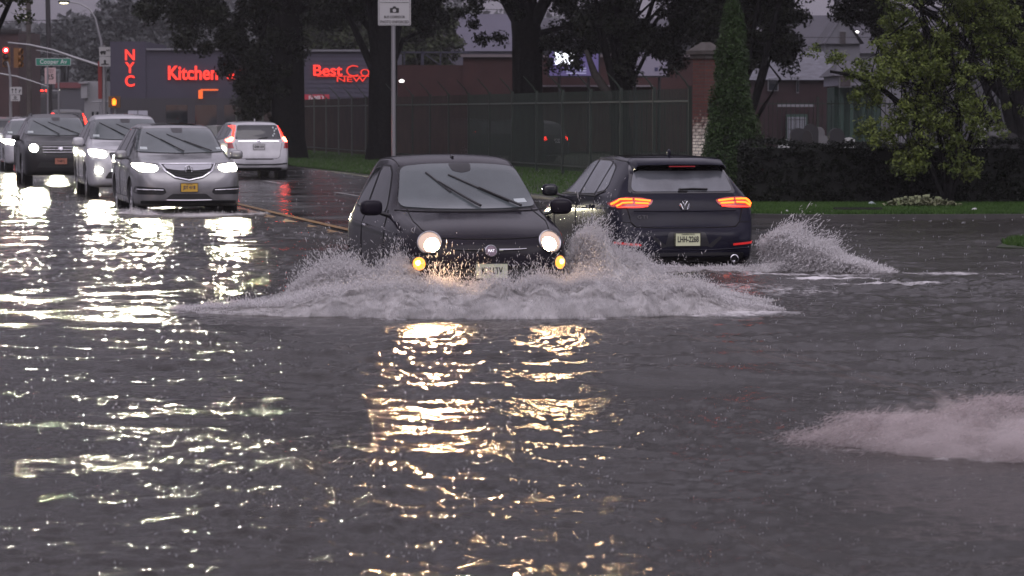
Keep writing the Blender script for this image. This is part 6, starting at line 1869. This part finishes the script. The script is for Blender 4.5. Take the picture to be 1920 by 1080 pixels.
    a, b = at(100, 200, D), at(170, 200, D)
    root = empty("far_building", ((a.x + b.x) / 2, D, .25), 0, "hazy low building with a dull red fascia far up the road", "building")
    h = at(0, 160, D).z
    MB().box((0, 4, h / 2), (b.x - a.x, 8, h)).build("wall", pm("dull_siding", (.06, .06, .072), .6), root)
    MB().box((0, -.1, h - .25), (b.x - a.x - .3, .2, .4)).build("fascia", pm("fascia_red", (.14, .03, .035), .6), root)
    D = 175
    a, b = at(-60, 200, D), at(36, 200, D)
    root = empty("corner_building", ((a.x + b.x) / 2, D, .25), 0, "dull red-brown building at the left edge behind the signal", "building")
    h = at(0, 66, D).z
    MB().box((0, 4, h / 2), (b.x - a.x, 8, h)).build("wall", pm("brown_brick", (.05, .026, .026), .8, noise=.2, nscale=1), root)
    MB().box((0, -.1, h), (b.x - a.x + .2, .3, .15)).build("roof_coping", M_BLACK, root)
    # headstones of the cemetery beyond the hedge
    r = np.random.default_rng(77)
    cols = [pm("granite_dark", (.018, .018, .02), .35), pm("granite_grey", (.12, .12, .125), .6), pm("marble_white", (.42, .43, .42), .6)]
    spots = [(1497, 238, 78, 0, .40, "wide dark headstone first in the row, left of the barred window"), (1520, 230, 80, 0, .38, "dark headstone directly under the barred window"), (1514, 242, 72, 0, .22, "narrow black stone in front of the barred window"),
             (1470, 258, 76, 2, .26, "small white stone beside the conifer"), (1482, 262, 82, 2, .2, "tiny white marker left of the dark headstones"), (1542, 252, 84, 1, .42, "low grey stone with a pale ledge"), (1568, 238, 74, 0, .36, "black headstone with a flat top at the left of the tree"),
             (1535, 236, 90, 1, .34, "rounded greenish headstone behind the dark ones"), (1592, 256, 84, 2, .36, "low white stone half behind the leaves"), (1840, 225, 88, 2, .20, "tall slim white monument right of the tree"), (1872, 232, 84, 1, .5, "broad grey headstone with ledges at the right"),
             (1890, 246, 80, 0, .5, "long low dark stone at the right behind the hedge"), (1862, 252, 78, 0, .34, "dark square stone behind the right end of the hedge"), (1665, 250, 86, 2, .22, "white stone glimpsed under the tree's crown")]
    for px, py, D, k, w, lb in spots:
        p = at(px, py, D); h = p.z - .07
        root = empty("headstone", (p.x, D, .07), R(float(r.uniform(-12, 12))), lb, "headstone", "headstones beyond the hedge")
        arch = [(-w / 2, .12), (w / 2, .12), (w / 2, h * .86)] + [(w / 2 * math.cos(t), h * .86 + h * .12 * math.sin(t)) for t in [i * math.pi / 8 for i in range(1, 8)]] + [(-w / 2, h * .86)]
        MB().prism(arch, (0, -.08, 0), (1, 0, 0), (0, 0, 1), .16).build("stone", cols[k], root)
        MB().box((0, 0, .06), (w * 1.25, .32, .13)).build("plinth", cols[min(2, k + 1)], root)

# ------------------------------------------------------------------ signals, poles, signs on the left
def build_signals():
    ms = pm("galvanised", (.28, .28, .29), .4, .6)
    wood = pm("utility_wood", (.06, .05, .045), .9, noise=.3, nscale=3)
    darkp = pm("dark_pole", (.022, .02, .022), .6)
    hous = pm("signal_yellow", (.20, .09, .025), .5)
    redl = emis("signal_red_lamp", (1.0, .02, .03), 5.0); redc = emis("signal_red_core", (1.0, .35, .35), 40.0)
    redl2 = emis("signal_red_halo", (1.0, .02, .03), 2.2)
    ped = emis("hand_orange_lamp", (1.0, .16, .01), 5.0)
    def G(px, D): p = at(px, 200, D); return Vector((p.x, D, float(ground_z(np.array(p.x), np.array(D)))))
    def Z(py, D): return at(0, py, D).z
    # mast-arm pole with arm sweeping left
    D = 128; b = G(196, D)
    root = empty("signal_pole", b, 0, "signal pole with a long mast arm curving left over the road", "traffic light")
    zt = Z(85, D) - b.z
    MB().tube([(0, 0, 0), (0, 0, zt)], [.11, .085], 12).build("pole", ms, root, True)
    arm = [at(192, 125, D) - b, at(140, 108, D) - b, at(100, 94, D) - b, at(55, 84, D) - b, at(15, 80, D) - b]
    MB().tube(arm, [.07, .06, .05, .045, .035], 10).build("mast_arm", ms, root, True)
    MB().tube([at(133, 106, D) - b, at(105, 101, D) - b, at(68, 94, D) - b], .022, 6).build("brace_rod", ms, root, True)
    MB().sell(tuple(at(197, 84, D) - b), (.10, .08, .03), .7, 12, 8).build("pole_cap", darkp, root, True)
    MB().box(tuple(at(188, 150, D) - b), (.16, .16, 1.5)).build("red_lit_box", pm("box_red", (.22, .02, .02), .5), root)
    # signal heads hung from the arm
    def head(px, py, D, lit, label, rz=0):
        p = at(px, py, D)
        r_ = empty("traffic_signal", p, rz, label, "traffic light", "signal heads on the mast arm")
        r_.scale = (.78, .78, .74)
        MB().box((0, 0, -.33), (.36, .26, 1.06)).build("housing", hous, r_)
        for k, z in enumerate((.02, -.33, -.68)):
            on = lit and k == 0
            MB().lathe([(.15, -.135), (.15, -.16), (.1, -.185), (.001, -.195)], 'y', (0, 0, z), 20).build("lamp", redl if on else pm("dark_lens", (.03, .01, .01), .3), r_, True)
            if on: MB().sell((0, -.20, z), (.06, .03, .06), .9, 12, 8).build("lamp_core", redc, r_, True)
            MB().lathe([(.155, -.13), (.155, -.26), (.165, -.26), (.165, -.13)], 'y', (0, 0, z), 20).build("visor", hous if not on else pm("visor_redlit", (.28, .08, .03), .5), r_, True)
        return r_
    head(12, 95, 126, True, "yellow signal head showing a bright red light at the left edge")
    head(33, 97, 128, False, "yellow signal head turned sideways right of the lit one", R(70))
    # signs on that pole
    D = 127.7
    face = pm("sign_white", (.42, .42, .42), .4); ink = pm("sign_ink", (.015, .015, .015), .5)
    def sign(name, px0, px1, py0, py1, D, label, mat, cat="sign", post=None, th=.02):
        a, c = at(px0, py1, D), at(px1, py0, D)
        w, h = c.x - a.x, c.z - a.z
        p = Vector(((a.x + c.x) / 2, D, a.z))
        r_ = empty(name, p, 0, label, cat)
        o = MB().prism(rounded([(-w / 2, 0), (w / 2, 0), (w / 2, h), (-w / 2, h)], .03), (0, 0, 0), (1, 0, 0), (0, 0, 1), th).build("panel", mat, r_)
        return r_, o, w, h
    r_, o, w, h = sign("truck_sign", 186, 207, 88, 105.5, D - .3, "white truck-route sign, upper of two on the signal pole", face)
    q = MB().box((-w * .12, -.008, h * .45), (w * .42, .01, h * .26)).box((-w * .34, -.008, h * .42), (w * .14, .01, h * .18))
    q.lathe([(.04, -.012), (.04, -.002)], 'y', (-w * .28, 0, h * .28), 12).lathe([(.04, -.012), (.04, -.002)], 'y', (-w * .02, 0, h * .28), 12).build("symbol", ink, o)
    text_mesh("sign_text", "NO", .10, (w * .30, -.004, h * .62), (1, 0, 0), (0, 0, 1), ink, o, .004, .003)
    r_, o, w, h = sign("lane_sign", 186.5, 207, 106.5, 124.5, D - .3, "white symbol sign with a dark ground bar, lower of two on the signal pole", face)
    MB().box((0, -.008, h * .22), (w * .7, .01, h * .12)).prism([(-.05, h * .25), (.05, h * .25), (.02, h * .6), (-.02, h * .6)], (0, -.004, 0), (1, 0, 0), (0, 0, 1), .004).lathe([(.05, -.012), (.05, -.002)], 'y', (0, 0, h * .55), 12).build("symbol", ink, o)
    # pedestrian signal
    D = 131; p = at(214, 191, D)
    r_ = empty("pedestrian_signal", p, 0, "pedestrian signal showing an orange raised hand", "traffic light")
    MB().box((0, .1, 0), (.46, .22, .46)).build("housing", hous, r_)
    hand = [(-.06, -.13), (.06, -.13), (.085, -.02), (.08, .08), (.06, .08), (.055, .0), (.045, .13), (.02, .13), (.015, .02), (.0, .15), (-.03, .15), (-.03, .02), (-.055, .12), (-.075, .11), (-.07, -.02), (-.085, -.05)]
    MB().prism(hand, (0, -.015, 0), (1, 0, 0), (0, 0, 1), .01).build("hand_symbol", ped, r_)
    MB().tube([(-.9, .1, 0), (0, .1, .02)], .03, 6).tube([(.02, .15, -.2), (.02, .15, -1.6)], .05, 8).build("bracket", ms, r_)
    # street name sign on the arm
    D = 112
    gm = pm("street_sign_green", (.02, .20, .13), .4); wm = pm("sign_white_edge", (.45, .45, .46), .4)
    r_, o, w, h = sign("street_name_sign", 67, 133, 109, 123, D, "green street name sign reading Cooper Av hanging from a wire bracket", wm)
    MB().prism(rounded([(-w / 2 + .02, .02), (w / 2 - .02, .02), (w / 2 - .02, h - .02), (-w / 2 + .02, h - .02)], .02), (0, -.006, 0), (1, 0, 0), (0, 0, 1), .004).build("panel_face", gm, o)
    text_mesh("street_name", "Cooper Av", .215, (0, -.009, h / 2), (1, 0, 0), (0, 0, 1), pm("sign_letter_white", (.6, .6, .6), .4), o, .004, .003, stretch=.90, space=1.08)
    MB().tube([(-w * .17, .03, h), (-w * .17, .03, h + .42)], .012, 6).tube([(-w * .17, .03, 0), (-w * .17, .03, -3.1)], .03, 8).build("bracket", ms, r_)
    # speed limit sign on the dark pole
    D = 150
    r_, o, w, h = sign("speed_limit_sign", 84, 104.5, 127, 157.5, D, "pinkish speed limit 25 sign on the dark pole", pm("sign_pinkish", (.50, .36, .36), .4))
    text_mesh("sign_text", "25", .34, (0, -.006, h * .42), (1, 0, 0), (0, 0, 1), ink, o, .004, .008)
    text_mesh("sign_text", "SPEED", .12, (0, -.006, h * .85), (1, 0, 0), (0, 0, 1), pm("faded_ink", (.12, .08, .08), .5), o, .004)
    text_mesh("sign_text", "LIMIT", .12, (0, -.006, h * .71), (1, 0, 0), (0, 0, 1), pm("faded_ink", (.12, .08, .08), .5), o, .004)
    b = G(93, 151); o = MB().tube([(0, 0, 0), (0, 0, 3), (-.08, 0, 9.5)], [.15, .13, .10], 12).build("utility_pole", darkp, None, True); o.location = b
    tag(o, "dark pole behind the street name sign", "pole", "poles on the left")
    b = G(55, 168); o = MB().tube([(0, 0, 0), (0, 0, 9.5)], [.15, .12], 12).build("utility_pole", wood, None, True); o.location = b
    tag(o, "grey-brown utility pole left of the dark pole", "pole", "poles on the left")
    b = G(110, 140); o = MB().tube([(0, 0, 0), (0, 0, Z(138, 140) - b.z)], .04, 10).build("sign_post", ms, None, True); o.location = b
    tag(o, "short thin grey post right of the speed limit sign", "pole", "poles on the left")
    # pole at far left with lane-control signs
    D = 118; b = G(20, D)
    root = empty("lane_sign_pole", b, 0, "thin grey pole at the left edge carrying two white signs", "pole")
    MB().tube([(0, 0, 0), (0, 0, Z(150, D) - b.z), tuple(at(17, 128, D) - b), tuple(at(14, 115, D) - b)], [.06, .05, .04, .03], 10).build("pole", ms, root, True)
    MB().tube([at(-5, 137, D) - b, at(30, 143, D) - b, at(60, 152, D) - b, at(92, 163, D) - b], [.03, .03, .025, .02], 8).build("arm", ms, root, True)
    r_, o, w, h = sign("turn_lane_sign", 18.5, 41, 163, 177.5, D - .3, "white lane-use sign with black arrows, upper one on the thin left pole", face)
    q = MB()
    for x in (-.28, 0, .28): q.box((x * w, -.008, h * .42), (.022, .01, h * .5))
    q.prism([(-.05, h * .6), (.05, h * .6), (0, h * .85)], (-.28 * w, -.005, 0), (1, 0, 0), (0, 0, 1), .004).prism([(-.05, h * .6), (.05, h * .6), (0, h * .85)], (0, -.005, 0), (1, 0, 0), (0, 0, 1), .004)
    q.tube([(.28 * w, -.01, h * .3), (.42 * w, -.01, h * .7)], .012, 4).build("arrows", ink, o)
    r_, o, w, h = sign("small_sign", 20, 37.5, 178.5, 189.5, D - .3, "small white sign with a faint symbol, lower one on the thin left pole", face)
    MB().lathe([(.06, -.012), (.06, -.002)], 'y', (0, 0, h * .62), 14).box((0, -.008, h * .25), (w * .6, .01, .03)).build("symbol", pm("faded_ink2", (.15, .15, .15), .5), o)
    # street lamp with curved arm
    D = 145; b = G(98, D)
    root = empty("street_lamp", b, 0, "street lamp with its arm curving left to a lit yellow head", "street lamp")
    pts = [at(190, 215, D) - b, at(190, 80, D) - b, at(178, 33, D) - b, at(168, 17, D) - b, at(150, 7, D) - b, at(128, 3, D) - b]
    MB().tube(pts, [.09, .06, .045, .04, .035, .03], 10).build("arm", ms, root, True)
    hp = at(120, 3, D) - b
    MB().sell(tuple(hp), (.28, .14, .07), .8, 16, 10).build("lamp_head", darkp, root, True)
    MB().sell((hp.x, hp.y, hp.z - .05), (.20, .12, .05), .9, 16, 8).build("lamp_glass", emis("lamp_yellow", (1.0, .9, .5), 6), root, True)
    # further lamp
    D = 230; b = G(20, D); root = empty("street_lamp", b, 0, "distant lit lamp head above the brown building at the left edge", "street lamp")
    hp = at(20, 60, D) - b
    MB().tube([at(60, 215, D) - b, at(60, 75, D) - b, at(48, 63, D) - b, at(25, 60, D) - b], [.08, .05, .04, .03], 8).build("arm", ms, root, True)
    MB().sell(tuple(hp), (.22, .12, .06), .8, 14, 8).build("lamp_glass", emis("lamp_white", (.9, .95, 1.0), 3), root, True)
    # overhead wires
    for i, (p0, p1, p2, D, lb) in enumerate((((-40, 42), (150, 36), (480, 26), 150, "upper overhead wire crossing the sky at the left"), ((-40, 62), (130, 60), (520, 48), 156, "lower overhead wire crossing in front of the hazy hill"),
                                    ((760, 17), (930, 18), (1500, 40), 160, "thin wire across the pale roof behind the canopy"), ((1380, 62), (1500, 70), (1960, 66), 150, "thin wire in front of the gabled house"))):
        a, b_, c = at(*p0, D), at(*p1, D), at(*p2, D)
        pts = [a * (1 - t) ** 2 + (b_ * 2 - (a + c) * .5) * 2 * t * (1 - t) + c * t * t for t in [k / 16 for k in range(17)]]
        o = MB().tube(pts, .016, 5).build("overhead_wire", M_BLACK); tag(o, lb, "wire", "overhead wires")
    # small lights
    for px, py, D, lb in ((1607, 60, 172, "small white lamp on the wall right of the gabled house"), (753, 152, 130, "small white wall lamp low on the brick building")):
        p = at(px, py, D); o = MB().sell((0, 0, 0), (.10, .06, .05), .8, 12, 8).tube([(0, 0, .02), (0, .3, .06)], .02, 6).build("wall_lamp", emis("small_white_lamp", (1, .95, .9), 5)); o.location = p; tag(o, lb, "lamp")

def hill_prof(X):
    return 14 + 14 * np.exp(-((X + 45) / 38) ** 2) + 1.0 * np.sin(X * .09)
def build_hill():
    r = np.random.default_rng(99)
    # ridge terrain
    xs = np.linspace(-420, 420, 120); ys = np.linspace(380, 1000, 40)
    X, Y = np.meshgrid(xs, ys)
    prof = hill_prof(X)
    Z = prof * sstep(380, 700, Y) - .4
    o = grid_mesh("hill", X, Y, Z, pm("hill_ground", (.03, .04, .025), .9, noise=.3, nscale=.05)); tag(o, kind="structure")
    # the wood on it: one far mass of canopy built of leaf clumps
    cs, rd = [], []
    for i in range(2600):
        x = r.uniform(-130, 130); y = r.uniform(420, 700)
        z = float(hill_prof(np.array(x))) * float(sstep(380, 700, np.array(y)))
        s = 2.2 + 3.0 * r.random()
        cs.append((x, y, z + s * .6)); rd.append(s)
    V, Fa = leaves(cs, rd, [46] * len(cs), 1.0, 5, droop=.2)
    o = np_mesh("hillside_wood", V, Fa, LEAF_HAZED); tag(o, "hazy wooded hillside far behind the shops", "woodland", kind="stuff")
    # a few nearer round trees on the skyline at the left
    for i, (px, py, D, s, lb) in enumerate(((118, 52, 330, .8, "hazy round tree on the skyline left of its taller neighbour"), (152, 46, 340, 1.0, "taller hazy round tree on the skyline"), (228, 22, 300, 2.6, "large hazy tree above the kitchen shop's tower"), (262, 45, 300, 3.2, "broad hazy tree above the kitchen shop's roof"), (70, 78, 320, 1.0, "low hazy tree at the left of the skyline"), (185, 74, 320, 1.6, "low hazy tree under the skyline pair"),
                                            (340, 50, 290, 4.0, "hazy tree mass above the shop roof, farthest right of the skyline trees"))):
        c = at(px, py, D); zb = .3; h = c.z - zb
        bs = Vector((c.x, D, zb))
        tree("skyline_tree", bs, [((0, 0, 0), .35), ((0, 0, h * .6), .3), ((0, 0, h), .1)], 6, [(0, 0, h - s * .2, s, s, s * .9), (s * .3, 0, h - s, s * 1.2, s, s * .8), (-s * .5, 0, h - s * 1.2, s * 1.1, s, s * .9), (0, 0, h - s * 2.2, s * 1.3, s, s)], 150, 60, .26, LEAF_HAZED, lb, group="trees on the hazy skyline", seed=70 + i, crange=(.35, .8))

def build_haze():
    m = bpy.data.materials.new("rain_haze"); m.use_nodes = True
    n, l = m.node_tree.nodes, m.node_tree.links
    n.remove(n["Principled BSDF"])
    v = n.new("ShaderNodeVolumePrincipled")
    v.inputs["Color"].default_value = (.93, .92, .97, 1); v.inputs["Density"].default_value = HAZE
    v.inputs["Anisotropy"].default_value = .2
    l.new(v.outputs[0], n["Material Output"].inputs["Volume"])
    o = MB().box((0, 470, 31), (1900, 1110, 66)).build("haze", m)
    tag(o, kind="stuff", label="thin rain haze hanging over the whole street", cat="haze")
HAZE = .00025

# ------------------------------------------------------------------ build everything
build_ground()
build_splashes()
build_water()
build_lawns()
build_railing()
build_buildings()
build_signals()
build_hill()
build_trees()
build_hedge()
build_fiat()
build_golf()
build_silver()
build_queue()
build_fit()
away_cars()
build_rain()
build_haze()
